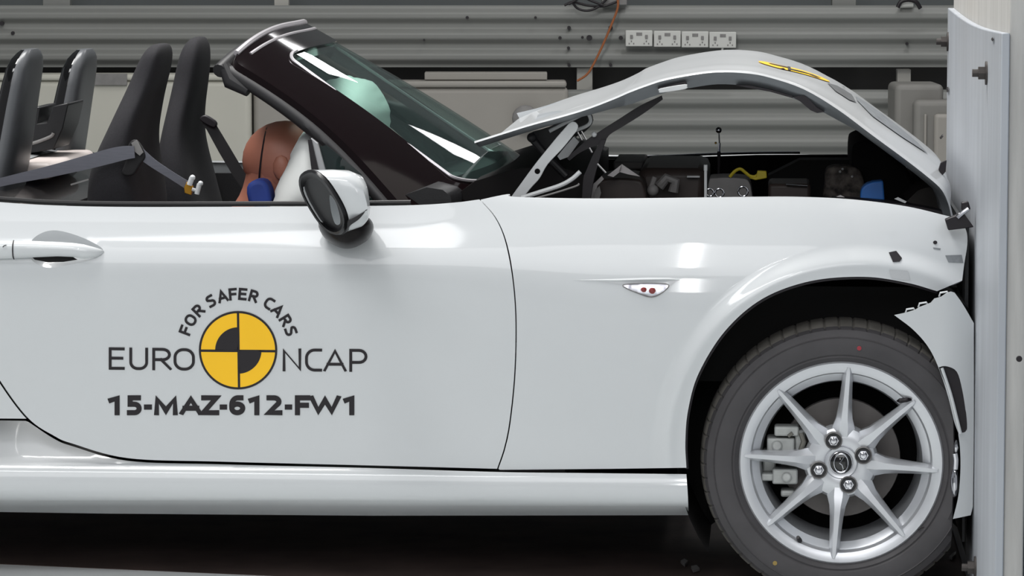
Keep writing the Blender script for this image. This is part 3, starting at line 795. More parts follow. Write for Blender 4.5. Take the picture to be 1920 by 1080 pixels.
# ---- wheels
v0 = 0.030
Wc = P(1577, 868, v0)
RR = (P(1769, 868, v0).x - P(1385, 868, v0).x)/2
RT_ = RR*1.385
def make_wheel(c, roll, parent=None):
    k = RR
    m = MB()
    prof = [(k*.765, .150), (k*.775, .060), (k*.80, .030), (k*.855, .020), (k*.872, .018), (k*.880, .006), (k*.892, .001), (k*.93, -.003), (k*.985, -.004), (k*1.0, 0.0), (k*1.0, .012), (k*.97, .03), (k*.93, .10), (k*1.0, .17)]
    m.lathe(prof, c, 'v', 96)
    # hub and eight tapering ribs
    def pt(r, a, off, v): return Vector(c) + Vector((math.cos(a)*r - math.sin(a)*off, v, math.sin(a)*r + math.cos(a)*off))
    for s in range(8):
        a = R(86 + 45*s + roll); rings = []
        for (r, w, vf, vb) in ((.045, .025, .012, .040), (.075, .024, .005, .042), (.095, .0175, -.001, .040), (.12, .0145, -.002, .036), (.15, .0125, -.003, .030), (.18, .0112, -.005, .020), (.197, .0098, -.008, .010), (.2075, .006, -.0075, .004)):
            r = r*k/.2195
            rings.append([pt(r, a, -w, vb), pt(r, a, -w, vf+.013), pt(r, a, -w*.38, vf), pt(r, a, w*.38, vf), pt(r, a, w, vf+.013), pt(r, a, w, vb)])
        m.loft(rings)
    hub = [(0, .006), (.028, .006), (.0335, .004), (.0345, .010), (.038, .008), (.060, .010), (.074, .016), (.080, .026), (.080, .045), (0, .045)]
    m.lathe(hub, c, 'v', 64)
    w = m.build('wheel', ALLOY, car, smooth=35)
    # tyre with notched shoulder
    T = MB(); N = 60; sub = 9; prof = [(k*.985, .004), (k*1.015, -.004), (k*1.045, -.010), (k*1.06, -.0085), (k*1.075, -.012), (k*1.17, -.017), (k*1.235, -.015), (k*1.243, -.0165), (k*1.252, -.0135), (k*1.315, -.006), (k*1.345, .004), (k*1.368, .018), (k*1.382, .045), (k*1.385, .085), (k*1.382, .125), (k*1.36, .160), (k*1.30, .178), (k*1.15, .188), (k*.985, .172)]
    rings = []
    for i in range(N*sub):
        a = 2*math.pi*i/(N*sub) + R(1.3); g = (i % sub) == 0; ring = []
        for (r, h) in prof:
            if g and r > k*1.33: r -= .0035
            q = Vector(c) + Vector((math.cos(a)*r, h, math.sin(a)*r)); q.x = min(q.x, U0 - .046 + .10*max(0, q.x-U0+.046)); q.z = max(q.z, .0035); ring.append(q)
        rings.append(ring)
    mm = len(prof); vs = [p for r in rings for p in r]; fs = []
    nn = N*sub
    for i in range(nn):
        i2 = (i+1) % nn
        for j in range(mm-1): fs.append((i*mm+j, i2*mm+j, i2*mm+j+1, i*mm+j+1))
    T.add(vs, fs); ti = [1 if 10 <= j <= 15 else 0 for i in range(nn) for j in range(mm-1)]
    build('tyre', T.v, T.f, [TYRE, mat('dusty_tread', (104, 101, 96), 0.75, noise=0.3, nscale=30)], w, smooth=24, idx=ti)
    # lug nuts
    for q in range(4):
        a = R(19 + 90*q + roll); lc = pt(.050, a, 0, 0.0)
        n_ = MB(); n_.m = 0; n_.lathe([(.0158, .006), (.0172, -.0015), (.0188, .001), (.0190, .025)], lc, 'v', 28)
        n_.m = 1; n_.lathe([(0, .0042), (.0162, .0042)], lc, 'v', 28)
        n_.m = 2; n_.lathe([(0, -.006), (.0055, -.0055), (.0080, -.003), (.0088, .002)], lc, 'v', 20); n_.lathe([(.0088, .002), (.0110, .002), (.0110, .016)], lc, 'v', 6)
        n_.build('lug_nut', [GREYP, mat('dark_lug_pocket', (58, 58, 60), 0.5, 0.3, noise=0.2), CHROME], w, smooth=25)
    cap = MB(); cap.lathe([(0, -.0012), (.020, -.001), (.0235, .0015), (.0245, .005)], c, 'v', 40)
    cp = cap.build('centre_cap', GLOSSB, w, smooth=40)
    em = MB(); rim = []
    for i in range(41):
        a = 2*math.pi*i/40; rim.append(Vector(c) + Vector((math.cos(a)*.0150, -.0030, math.sin(a)*.0200)))
    em.tube(rim, [0.0011 + .0012*abs(math.sin(2*math.pi*i/40))**4 for i in range(41)], 8)
    rim = [Vector(c) + Vector((math.cos(2*math.pi*i/40)*.0238, .0005, math.sin(2*math.pi*i/40)*.0238)) for i in range(41)]
    em.tube(rim, .0009, 6)
    em.tube([Vector(c) + Vector(p) for p in ((.006, -.0025, .013), (-.001, -.003, .003), (-.0035, -.003, .0), (.002, -.003, -.004), (.005, -.003, -.013))], .0010, 6)
    em.build('wing_emblem', CHROME, w)
    # valve
    a = math.atan2(868-1013, 1503-1577) + R(roll); q = pt(.192*k/.2195, a, 0, .004)
    MB().tube([q, q + Vector((-.002, -.006, .004)), q + Vector((-.004, -.014, .010))], [.0055, .0055, .004], 10).build('valve', BLK, w)
    return w
wheel = make_wheel(Wc, 0)
# marks on the tyre and rim
def spot(px, py, r, v, m, nm): 
    q = P(px, py, v); MB().lathe([(0, -.0005), (pxlen(r), -.0005), (pxlen(r), .002)], q, 'v', 16).build(nm, m, wheel)
TV = v0 - .0175
spot(1611, 653, 4.2, TV, mat('red_paint_dot', (150, 50, 60), 0.6, noise=0.1), 'tyre_mark')
spot(1453, 1056, 4.2, TV, mat('yellow_paint_dot', (150, 128, 70), 0.6, noise=0.1), 'tyre_mark')
inflate('balance_weight', V2([(1680,752),(1686,747),(1700,745),(1709,747),(1710,751),(1700,754),(1688,756)]), v0-.008, .004, BLK, wheel, step=4)
MB().tube([P(x, y, v0-.006) for x, y in ((1721,993),(1727,989),(1733,988))], .0012, 6).build('rim_chip', BLK, wheel)
# brake disc and caliper
d = MB(); dc = Wc + Vector((0, .085, 0)); d.lathe([(0, -.03), (.062, -.03), (.07, -.022), (.072, 0), (.128, 0), (.129, .002), (.129, .02), (0, .02)], dc, 'v', 64)
d.build('brake_disc', mat('brake_disc_iron', (104, 100, 98), 0.5, 0.3, noise=0.15, nscale=30), car)
cal = MB(); q = lambda px, py, v=.085: P(px, py, v)
def cbox(px0, py0, px1, py1, va, vb):
    a = P(px0, py1, va); b = P(px1, py0, va); cal.box((a.x, va, a.z), (b.x, vb, b.z))
cbox(1452, 800, 1498, 818, .06, .11); cbox(1438, 822, 1490, 850, .06, .13); cbox(1490, 806, 1510, 850, .07, .13)
cbox(1448, 880, 1496, 908, .06, .13); cbox(1428, 888, 1450, 902, .06, .13); cbox(1464, 920, 1490, 932, .07, .12); cbox(1430, 845, 1455, 885, .09, .14)
cal.tube([q(1457,836,.055), q(1457,836,.075)], .012, 14); cal.tube([q(1475,895,.052), q(1475,895,.075)], .011, 14)
cb = cal.build('brake_caliper', CAST, car, bevel=.004)
MB().tube([q(1502,812,.06), q(1507,828,.058), q(1500,848,.06)], .006, 10).tube([q(1478,818,.06), q(1486,812,.058)], .004, 8).build('brake_pin', STEEL, cb)
# wheel well liner
lin_ = MB(); rings = []
ac = AC
for i in range(41):
    a = R(-35 + 250*i/40); r = AR + .012
    rings.append([Vector((ac.x + math.cos(a)*r, v, ac.z + math.sin(a)*r)) for v in (.035, .20, .42)] + [Vector((ac.x + math.cos(a)*(r*.02), .43, ac.z + math.sin(a)*(r*.02)))])
lin_.lathe([(0, .428 - 0), (.295, .428), (.295, .44)], (Wc.x, 0, Wc.z+.02), 'v', 40)
lin_.loft(rings, closed=False)
for w_ in lin_.v: w_.x = min(w_.x, U0 - .014)
lin_.build('wheel_well_liner', DARK, car, smooth=60)
# black arch edging
MB().tube([S(p.x+ (1 if p.x<1600 else 0), p.y+2, Hs) + Vector((0, .006, 0)) for p in farch], .004, 6).build('arch_edging', BLK, car)
# rear wheel, mostly a copy of the front one
def copy_tree(o, dx, parent=None):
    c = o.copy(); COL.objects.link(c)
    for ch in list(o.children):
        if ch.name.startswith(('tyre_mark', 'balance', 'rim_chip')): continue
        g = ch.copy(); COL.objects.link(g); g.parent = c
    c.location = dx; return c
copy_tree(wheel, (-2.31, 0, 0.0))
# ---- bumper corner hanging off at the nose
vb = -0.012
bo = chain([(1677,591)], [(1700,586),(1716,581)], [(1724,576),(1745,568)], [(1752,560),(1764,557)], [(1776,549),(1783,547),(1790,549)], cr([(1790,549),(1805,570),(1826,606)], 5), cr([(1826,606),(1826,800),(1824,950)], 5), [(1820,966),(1787,973)], cr([(1787,973),(1797,930),(1801,880),(1800,840),(1797,815)], 6), cr([(1797,812),(1789,790),(1778,745),(1760,690),(1740,650),(1712,618),(1677,591)], 6))
intake = cr([(1763,688),(1776,687),(1794,697),(1804,730),(1811,775),(1812,806),(1803,812),(1799,812),(1792,790),(1780,740),(1762,694)], 4, True)
def vbump(x, y): return vb - .006 + 0.022*max(0, (x-1770)/60.0)**2 * (1 if x > 1770 else 0) + 0.012*math.sin((y-550)/130)
hole = [p for p in intake]
bump = plate('bumper', bo, vbump, 0.006, PAINT, car, step=10, holes=[hole], smooth=30)
plate('intake_duct', [Vector((p.x+(1790-p.x)*-0.03, p.y+(750-p.y)*-0.03)) for p in intake], 0.004, 0.005, BLK, bump, step=14)
MB().tube([P(p[0], p[1], vb-.002) for p in cr([(1766,690),(1782,738),(1794,785),(1801,813)], 6)], .0035, 8).build('intake_trim', PAINT, bump)
for x, y in ((1707,584),(1731,573),(1770,553)):
    q = P(x, y, vb+.004)
    MB().tube([P(x-9, y+3, vb+.008), P(x-7, y-4, vb+.006), P(x+6, y-6, vb+.006), P(x+9, y-1, vb+.008)], .0022, 6).build('mounting_tab', PAINT, bump)
fl = MB(); fl.ball(P(1790, 905, .02), .034, 16, .30, .7, 1); fl.ball(P(1793, 838, .02), .018, 12, .4, 1, 1); fl.tube([P(1791,850,.01), P(1793,862,.01), P(1792,880,.01)], .006, 8)
fl.build('fog_lamp', CHROME, car)
cr_ = MB(); a = P(1808, 560, .12); b = P(1826, 430, .12)
cr_.box((a.x, .10, .12), (U0-.012, 1.55, .80)); cr_.build('crushed_front_structure', mat('crushed_black_plastic', (34, 35, 38), 0.45, noise=0.5, nscale=30, bump=0.6, bscale=30), car)
# crushed nose clip at the top
nc = MB(); plate('', [(1772,412),(1790,405),(1806,398),(1826,426),(1812,428),(1778,432)], .05, .03, BLK, None, mb=nc); plate('', [(1803,380),(1816,378),(1820,392),(1812,400),(1803,394)], .06, .03, BLK, None, mb=nc)
n1 = nc.build('headlamp_debris', BLK, car, bevel=.002)
MB().tube([P(1795,408,.045), P(1806,398,.045), P(1816,391,.045)], .005, 8).build('debris_shard', CHROME, n1)
plate('headlamp_debris', [(1764,306),(1775,301),(1773,322),(1766,330),(1760,318)], .30, .02, BLK, car)
#print('TYRE', Wc.z, RR, Wc.z-1.385*RR, 'U0', U0)
# ---- bonnet: pushed up and folded over, one section carried across the car
crease = cr([(889,266),(940,250),(993,233.5),(1050,218),(1100,203),(1150,184),(1180,171),(1215,158),(1247,148),(1300,138),(1347,133),(1400,135),(1444,143),(1508,165),(1572,203),(1635,250),(1699,297),(1745,333),(1768,355),(1780,380),(1786,405)], 4)
low = cr([(889,268),(940,256),(993,243),(1050,229),(1100,217),(1150,203),(1180,196),(1215,184),(1247,174),(1300,164),(1347,158),(1400,161),(1444,170),(1508,193),(1572,226),(1635,262),(1699,307),(1740,340),(1764,362),(1777,384),(1784,407)], 4)
rings = []; n = len(crease); VA = .13; VB = 1.58
for i in range(n):
    a = P(crease[i].x, crease[i].y, VA); l = P(low[i].x, low[i].y, VA + .05); t = i/(n-1)
    tn = (P(crease[min(i+1,n-1)].x, crease[min(i+1,n-1)].y, VA) - P(crease[max(i-1,0)].x, crease[max(i-1,0)].y, VA)).normalized()
    nr = Vector((-tn.z, 0, tn.x)); nr = nr if nr.z >= 0 or t > .9 else -nr
    ring = []
    inn = 0.022
    ring.append(l); ring.append(a + Vector((0, 0.001, 0)) - nr*.003); ring.append(a + Vector((0, .008, 0)) + nr*.001)
    for s in (.03, .06, .10, .14, .2, .3, .4, .5, .6, .7, .8, .9, .97):
        v = VA + (VB-VA)*s
        cr1 = (.003 + .030*sst(.60, .74, t)*(1 - sst(.90, 1, t)))*(1-(2*s-1)**2)
        ridge = .005*math.exp(-((s-.14)/.05)**2) + .007*math.exp(-((s-.86)/.05)**2)
        rear = -(0.075*(1-(2*s-1)**2) + .035*s)*max(0, 1-t*3.5)      # the rear edge bows back towards the glass
        wob = .002*math.sin(7*s+9*t)*math.sin(math.pi*s)
        ring.append(Vector((a.x - rear + .012*s*0, v, a.z)) + nr*(cr1 + ridge + wob))
    ring.append(Vector((a.x + .035*max(0, 1-t*3.5), VB, a.z))); ring.append(Vector((l.x, VB-.05, l.z)))
    # underside
    for s in (.94, .9, .7, .5, .3, .1, .06):
        v = VA + (VB-VA)*s; dep = inn if .12 < s < .88 else inn*.8
        ring.append(Vector((a.x, v, a.z)) + nr*(.002*(1-(2*s-1)**2)) - nr*min(dep, (a-l).length*.9+.002))
    rings.append(ring)
hood = MB(); hood.loft(rings)
PT_ = mat('white_paint_bonnet', (186, 188, 190), 0.36, 0.0, 0.4, noise=0.05, nscale=3)
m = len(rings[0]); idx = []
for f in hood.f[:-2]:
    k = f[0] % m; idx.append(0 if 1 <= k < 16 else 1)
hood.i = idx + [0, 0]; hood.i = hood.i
bonnet = build('bonnet', hood.v, hood.f, [PT_, INNERSHADE], car, smooth=38, idx=hood.i)
# point on top of the bonnet (fraction along, fraction across)
def on_hood(t, s, lift=.0015):
    x = t*(n-1); i = min(n-2, int(x)); w = x-i
    def row(i, s):
        lst = [(0.0, 2)] + [(q, 3+k) for k, q in enumerate((.03, .06, .10, .14, .2, .3, .4, .5, .6, .7, .8, .9, .97))]
        for (s0, k0), (s1, k1) in zip(lst, lst[1:]):
            if s0 <= s <= s1: return rings[i][k0].lerp(rings[i][k1], (s-s0)/(s1-s0))
        return rings[i][15]
    p = row(i, s).lerp(row(i+1, s), w)
    tn = (row(i+1, s)-row(i, s)).normalized(); nr = Vector((-tn.z, 0, tn.x)); nr = nr if nr.z > 0 or t > .9 else -nr
    return p + nr*lift
def hood_decal(name, polys, m, lift=.002):
    V = []; G = []
    for poly in polys:
        ov, fs, _ = triang([(p[0]*1000, p[1]*1000) for p in poly], 15, grid=True)
        b = len(V); V += [on_hood(p.x/1000, p.y/1000, lift) for p in ov]; G += [tuple(b+k for k in f) for f in fs]
    return build(name, V, G, m, bonnet, smooth=60)
# quartered yellow and black marker on the bonnet
tc, sc = .628, .38
def em(r, a0, a1, k=16): return [(tc, sc)] + [(tc + .056*r*math.cos(R(a0+(a1-a0)*j/k)), sc + .075*r*math.sin(R(a0+(a1-a0)*j/k))) for j in range(k+1)]
hood_decal('target_emblem', [[(tc + .056*math.cos(R(a)), sc + .075*math.sin(R(a))) for a in range(0, 360, 12)]], YEL, .002)
hood_decal('target_emblem', [em(.6, 90, 180), em(.6, 270, 360), [(tc-.002, sc-.075), (tc+.002, sc-.075), (tc+.002, sc+.075), (tc-.002, sc+.075)]], BLK, .003)
hood_decal('scuff_mark', [[(.680,.30),(.692,.19),(.710,.16),(.720,.22),(.714,.33),(.694,.36)]], SCUFFD, .002)
hood_decal('scuff_mark', [[(.722,.27),(.745,.17),(.785,.19),(.84,.27),(.82,.36),(.76,.42),(.720,.36)]], SCUFF, .002)
hood_decal('tape_scrap', [[(.655,.34),(.665,.33),(.672,.36),(.660,.38)], [(.615,.30),(.622,.30),(.620,.34)], [(.70,.40),(.706,.40),(.704,.43)]], BLK, .003)
# torn black lining under the bonnet edge
for poly in ([(1380,160),(1410,166),(1444,172),(1486,184),(1486,180),(1444,168),(1405,160)], [(1486,182),(1508,178),(1518,187),(1532,202),(1546,210),(1532,212),(1520,207),(1500,190)]):
    plate('bonnet_lining', poly, VA+.02, .06, BLK, bonnet)
plate('bonnet_stop', cr([(1236,171),(1238,166),(1284,158),(1288,162),(1285,167),(1240,174)], 3, True), VA-.004, .012, WHITEP, bonnet, bevel=.002)
plate('bonnet_lining', [(1233,165),(1286,152),(1288,158),(1234,169)], VA+.004, .02, BLK, bonnet)
# ---- hinge gear
ha = plate('bonnet_hinge', chain(cr([(957,371),(1000,312),(1040,262),(1066,232)], 4), cr([(1066,232),(1073,228),(1080,230),(1084,237),(1081,246)], 4), cr([(1081,246),(1055,278),(1027,308),(1012,334),(996,352),(980,372)], 4)), .19, .006, WHITEP, car, holes=[circ(1007.5,321.5,5.2,16)], step=12, bevel=.0015)
arms = MB()
plate('', chain(cr([(1240,180),(1200,199),(1160,224),(1124,247),(1101,262),(1078,282),(1064,296),(1068,301)], 4), cr([(1068,301),(1085,288),(1104,278),(1130,268),(1144,252),(1165,239),(1205,214),(1242,187)], 4)), .26, .03, None, None, mb=arms, step=20)
plate('', chain(cr([(1128,262),(1112,290),(1100,318),(1094,334),(1091,375)], 4), [(1106,376)], cr([(1106,376),(1113,337),(1122,305),(1128,285),(1136,262)], 4)), .25, .04, None, None, mb=arms, step=20)
arms.build('bonnet_stay', BLK, car)
MB().ball(P(1114, 252, .245), pxlen(5.4, .25), 14).build('hinge_ball', WHITEP, car)
for k, (x, y, x2, y2) in enumerate(((1083,248,1091,263),(1090,246,1099,262),(1105,277,1110,286),(1120,307,1136,324))):
    MB().tube([P(x, y, .235), P(x2, y2, .235)], .0022, 6).build('spring_pin', CHROME, car)
MB().tube([P(x, y, .27) for x, y in cr([(1030,246),(1065,228),(1098,213),(1107,222),(1104,233),(1086,242),(1052,251)], 5)], .0042, 8).build('hinge_bracket', WHITEP, car)
plate('hinge_plate', cr([(990,252),(1030,238),(1078,214),(1100,206),(1112,226),(1098,246),(1070,262),(1040,280),(1005,272)], 3, True), .34, .02, SATB, car)
plate('hinge_cover', [(1045,293),(1062,272),(1076,256),(1086,266),(1066,294),(1050,300)], .28, .04, WHITEP, car)
ac_ = MB(); ac_.tube([P(996,258,.30), P(1030,298,.30), P(1062,330,.30)], .0085, 12); ac_.ball(P(997, 258, .29), .011, 12)
ac_.build('hinge_actuator', RUB, car)
MB().tube([P(x, y, .16) for x, y in cr([(978,371),(1010,361),(1050,348),(1072,336),(1088,322)], 5)], [.005]*21, 8).build('cowl_edge', WHITEP, car)
MB().tube([P(x, y, .15) for x, y in cr([(1000,373),(1040,362),(1080,349),(1086,344)], 5)], .0022, 8).build('cowl_edge', GREYP, car)
plate('cowl_cover', [(830,384),(890,340),(960,318),(1040,310),(1100,330),(1100,384)], .30, 1.1, mat('cowl_black', (16, 13, 14), 0.6, spec=0.2, noise=0.2), car)
# ---- engine bay
bay = MB(); a = P(1085, 380, .2); b = P(1770, 380, .2)
bay.box((a.x, .22, .45), (U0-.03, 1.52, .66)); bay.build('engine_bay_floor', DARK, car)
# far inner wing
plate('inner_wing', [(1090,375),(1090,300),(1240,297),(1420,291),(1600,290),(1640,300),(1640,385)], 1.50, .02, DARK, car)
plate('inner_wing', [(1085,420),(1090,385),(1500,385),(1600,388),(1700,400),(1776,420)], .17, .02, DARK, car)
MB().tube([P(x, y, 1.50) for x, y in cr([(1084,294),(1160,295.5),(1240,293),(1330,289),(1420,286.5),(1500,286)], 5)], .0035, 8).build('wing_edge', CHROME, car)
def ebox(name, px0, py0, px1, py1, v, d, m, bev=.008):
    a = P(px0, py1, v); b = P(px1, py0, v); return MB().box((a.x, v, a.z), (b.x, v+d, b.z)).build(name, m, car, bevel=bev)
plate('air_box', cr([(1100,380),(1106,355),(1120,340),(1150,334),(1190,336),(1206,345),(1215,385)], 4), .40, .30, BROWNB, car, bevel=.01)
tent = MB()
for poly in ([(1139,329),(1166,308),(1168,318),(1150,332)], [(1166,308),(1200,331),(1178,327),(1160,322)]): plate('', poly, .36, .006, None, None, mb=tent)
tent.build('torn_bracket', PALE, car)
plate('torn_bracket', [(1098,378),(1104,352),(1118,340),(1128,330),(1132,336),(1120,348),(1112,376)], .33, .008, PALE, car)
plate('torn_bracket', [(1112,378),(1116,356),(1124,349),(1127,362),(1122,378)], .31, .006, GREYP, car)
ebox('engine_cover', 1195, 316, 1325, 400, .55, .5, BROWNB, .02)
ebox('engine_cover', 1150, 303, 1206, 318, .9, .3, GREYP, .004)
MB().tube([P(1228,332,.45), P(1221,350,.45), P(1220,358,.45)], .006, 10).ball(P(1224, 357, .45), .0135, 14).build('hose_fitting', GREYP, car)
MB().tube([P(x, y, .5) for x, y in ((1236,350),(1250,334),(1266,340),(1262,360))], .012, 10).build('coolant_hose', GREYP, car)
p = MB(); p.tube([P(1323,309,.34), P(1323,320,.34)], .0042, 10); p.tube([P(1323,320,.34), P(1323,372,.34)], .0034, 10); p.build('marker_post', WHITEP, car)
p = MB(); p.tube([P(1348,250,.75), P(1349,268,.75)], .0016, 8); p.tube([P(1349,268,.75), P(1348,285,.75)], .0028, 8); p.build('probe_rod', CHROME, car)
p = MB(); p.tube([P(1348,284,.75), P(1348,300,.75), P(1347,332,.75)], .0042, 10); p.build('probe_sleeve', BLK, car)
MB().ball(P(1347.5, 244, .75), .0072, 16).build('probe_ball', CHROME, car)
MB().ball(P(1342, 268, .75), .0028, 10).build('probe_clip', GOLD, car)
MB().tube([P(x, y, .5) for x, y in cr([(1368,332),(1378,321),(1388,317),(1397,323),(1406,330),(1416,331),(1424,325)], 5)], .0038, 8).build('dipstick_handle', YELP, car)
plate('dipstick_handle', [(1404,334),(1418,332),(1420,320),(1437,321),(1438,334),(1428,336),(1416,338)], .49, .02, YELP, car, bevel=.002)
plate('reservoir', cr([(1326,380),(1329,340),(1340,334),(1385,334),(1405,342),(1412,380)], 4), .50, .15, GREYP, car, bevel=.01)
for (x, y, r) in ((1393,359,9),(1349,362,8),(1331,361,7)):
    q = P(x, y, .42); rg = [q + Vector((math.cos(2*math.pi*k/20)*pxlen(r,.4), 0, math.sin(2*math.pi*k/20)*pxlen(r,.4))) for k in range(21)]
    MB().tube(rg, .0022, 8).build('hose_clamp', CHROME, car)
ebox('fuse_box', 1440, 345, 1520, 400, .5, .2, BROWNB, .008)
MB().tube([P(1474,346,.49), P(1514,349,.49)], .0022, 8).build('metal_strip', CHROME, car)
ebox('metal_strip', 1284, 306, 1312, 311, .95, .1, WHITEP, .001)
ebox('metal_strip', 1288, 330, 1312, 333, .53, .02, WHITEP, .0005)
plate('torn_bracket', [(1222,312),(1228,306),(1246,311),(1244,314),(1230,311),(1224,315)], .85, .01, WHITEP, car)
plate('crushed_cover', cr([(1540,385),(1546,350),(1548,325),(1556,314),(1580,312),(1610,318),(1622,350),(1622,385)], 4), .62, .1, DUST, car, bevel=.01)
for x, y in ((1580,317),(1598,331),(1575,322)): MB().ball(P(x, y, .60), .003, 8).build('plastic_fragment', WHITEP, car)
plate('radiator', cr([(1598,395),(1597,290),(1606,268),(1636,264),(1660,276),(1700,318),(1716,350),(1720,395)], 4), .66, .5, mat('black_foam', (14, 13, 14), 0.9, noise=0.3), car, bevel=.01)
plate('battery_tray', [(1440,330),(1500,300),(1560,300),(1600,300),(1600,395),(1440,395)], .95, .1, mat('bay_black_plastic', (22, 22, 23), 0.7, noise=0.3), car)
plate('washer_cap', chain(cr([(1613,374),(1615,356),(1624,346),(1637,341)], 4), [(1656,339),(1659,376)]), .38, .06, BLUEP, car, bevel=.004)
plate('bay_edge_trim', cr([(1560,372),(1600,374),(1700,384),(1776,400),(1768,412),(1700,402),(1560,392)], 3), .22, .08, BLK, car)
plate('torn_bracket', [(1677,373),(1684,370),(1700,378),(1697,381)], .24, .01, WHITEP, car)
plate('plastic_fragment', [(1568,369),(1576,366),(1584,370)], .21, .01, PALE, car)
plate('slam_panel', cr([(1700,378),(1712,366),(1724,356),(1748,352),(1766,372),(1776,402)], 3), .42, .8, mat('dirty_grey_metal', (66, 62, 60), 0.6, 0.2, noise=0.4, nscale=25), car)
# ---- windscreen and its surround: a surface curved across the car
N0 = P(748, 386, .17); N1 = P(424, 112, .33)
def W(s, t, out=0.0):
    k = 1 - abs(2*s-1)**2.6; kz = 1 - abs(2*s-1)**4
    base = N0.lerp(N1, t)
    base = base + Vector((.016, 0, .020))*math.sin(math.pi*t)
    v = base.y + (WID - 2*base.y)*s
    bu = .305*(1-t) + .075*t; bz = .000*(1-t) + .068*t*t
    return Vector((base.x + bu*k + out*.5, v, base.z + bz*kz + out*.86))
def frame_mesh():
    NS, NT = 60, 40
    SS = [i/NS for i in range(NS+1)]; TT = [-.02 + 1.02*j/NT for j in range(NT+1)]
    return SS, TT
S0, S1, T0, T1 = .115, .885, .085, .865
def inner(s, t):                                    # is (s,t) in the opening with rounded corners
    rs, rt = .055, .05
    if s < S0 or s > S1 or t < T0 or t > T1: return False
    dx = max(0, S0+rs-s, s-(S1-rs))/rs; dy = max(0, T0+rt-t, t-(T1-rt))/rt
    return not (dx > 0 and dy > 0 and dx*dx+dy*dy > 1)
rnd = []
for (cx_, cy_, a0) in ((S1-.05, T1-.045, 0), (S0+.05, T1-.045, 90), (S0+.05, T0+.045, 180), (S1-.05, T0+.045, 270)):
    rnd += [(cx_ + .05*math.cos(R(a0+90*k/8)), cy_ + .045*math.sin(R(a0+90*k/8))) for k in range(9)]
def stmesh(outl, holes, step, out, th):
    sc_ = 1000
    ov, fs, loops = triang([(p[0]*sc_, p[1]*sc_) for p in outl], step, [[(p[0]*sc_, p[1]*sc_) for p in h] for h in holes])
    A = [W(p.x/sc_, p.y/sc_, out) for p in ov]; B = [W(p.x/sc_, p.y/sc_, out-th) for p in ov]; n_ = len(A); G = []
    for f in fs:
        a, b, c = (A[k] for k in f[:3]); f = f if (b-a).cross(c-a).z > 0 else tuple(reversed(f))
        G.append(f); G.append(tuple(n_+k for k in reversed(f)))
    for L in loops:
        m_ = len(L)
        for i in range(m_): G.append((L[i], L[(i+1) % m_], n_+L[(i+1) % m_], n_+L[i]))
    return A+B, G
tp = .985
outl = [(0,-.02),(1,-.02),(1,.93)] + [(1-.035+.035*math.cos(R(a)), .93+.055*math.sin(R(a))) for a in range(15, 91, 15)] + [(.5,tp)] + [(.035-.035*math.sin(R(a)), .93+.055*math.cos(R(a))) for a in range(0, 76, 15)] + [(0,.93)]
V, G = stmesh(outl, [rnd], 30, .006, .03)
wf = build('windscreen_frame', V, G, PILLAR, car, smooth=40)
V, G = stmesh([( .5+(p[0]-.5)*1.03, .475+(p[1]-.475)*1.03) for p in rnd], [], 30, .001, .005)
ws = build('windscreen', V, G, GLASS, car, smooth=40)
# black print along the foot of the glass
fr = [(S0-.01,T0-.01),(S1+.01,T0-.01)] + [(S1+.01-(S1-S0+.02)*k/24, T0+.04+.075*(math.sin(math.pi*k/24))**.6) for k in range(25)]
V, G = stmesh(fr, [], 25, -.008, .002)
build('windscreen_print', V, G, PILLAR, ws, smooth=60)
# bright edging round the glass and header trim
MB().tube([W(p[0], p[1], .009) for p in rnd + [rnd[0]]], .004, 6).build('glass_trim', mat('bright_trim', (196, 192, 196), 0.3, 0.4, noise=0.05), wf)
hd_ = [W(s, .985, .006) for s in [k/40 for k in range(1, 40)]]
MB().tube(hd_, .007, 8).build('header_trim', MATS['bright_trim'], wf)
MB().tube([W(s, .945, .0045) for s in [.05 + k/45 for k in range(0, 41)]], .0045, 8).build('header_trim', MATS['bright_trim'], wf)
# header rear rail and rubber seal under the near pillar
sealp = []
def seal_line(sv):
    pts = [Vector((0,0,0))]*0
    for t in [k/30 for k in range(31)]:
        q = W(sv, t*.97); pts.append(q + Vector((-.013, .012 if sv < .5 else -.012, -.016)))
    return pts
for sv in (0.0, 1.0):
    L = seal_line(sv); MB().tube(L, [.017 - .004*abs(k/30-.5) for k in range(31)], 12).build('pillar_seal', RUB, wf)
rail_ = [W(s, .985, -.02) + Vector((-.012, 0, -.004)) for s in [k/40 for k in range(41)]]
MB().tube(rail_, .016, 12).build('header_seal', RUB, wf)
for sv in (0.0, 1.0):
    co = MB(); sgn = 1 if sv == 0 else -1
    co.tube([W(sv, .99) + Vector((-.010, .01*sgn, -.01)), W(sv, .93) + Vector((-.020, .01*sgn, -.030)), W(sv, .84) + Vector((-.020, .012*sgn, -.030))], [.014, .020, .012], 12)
    co.build('corner_seal', RUB, wf)
# quarter light just ahead of the airbag
qg = [(582,262),(600,262),(690,340),(748,384),(610,384)]
plate('quarter_glass', [(594,276),(612,272),(700,345),(746,384),(606,384)], .20, .004, glassmat('dark_green_glass', (86, 112, 112), 0.10), car)
q1 = plate('quarter_post', [(583,258),(596,268),(611,320),(608,384),(600,384)], .185, .012, mat('satin_silver_trim', (190, 190, 192), 0.3, 0.6, noise=0.1), car, bevel=.002)
plate('post_seal', [(577,262),(584,262),(598,322),(600,384),(592,384)], .18, .012, BLK, q1)
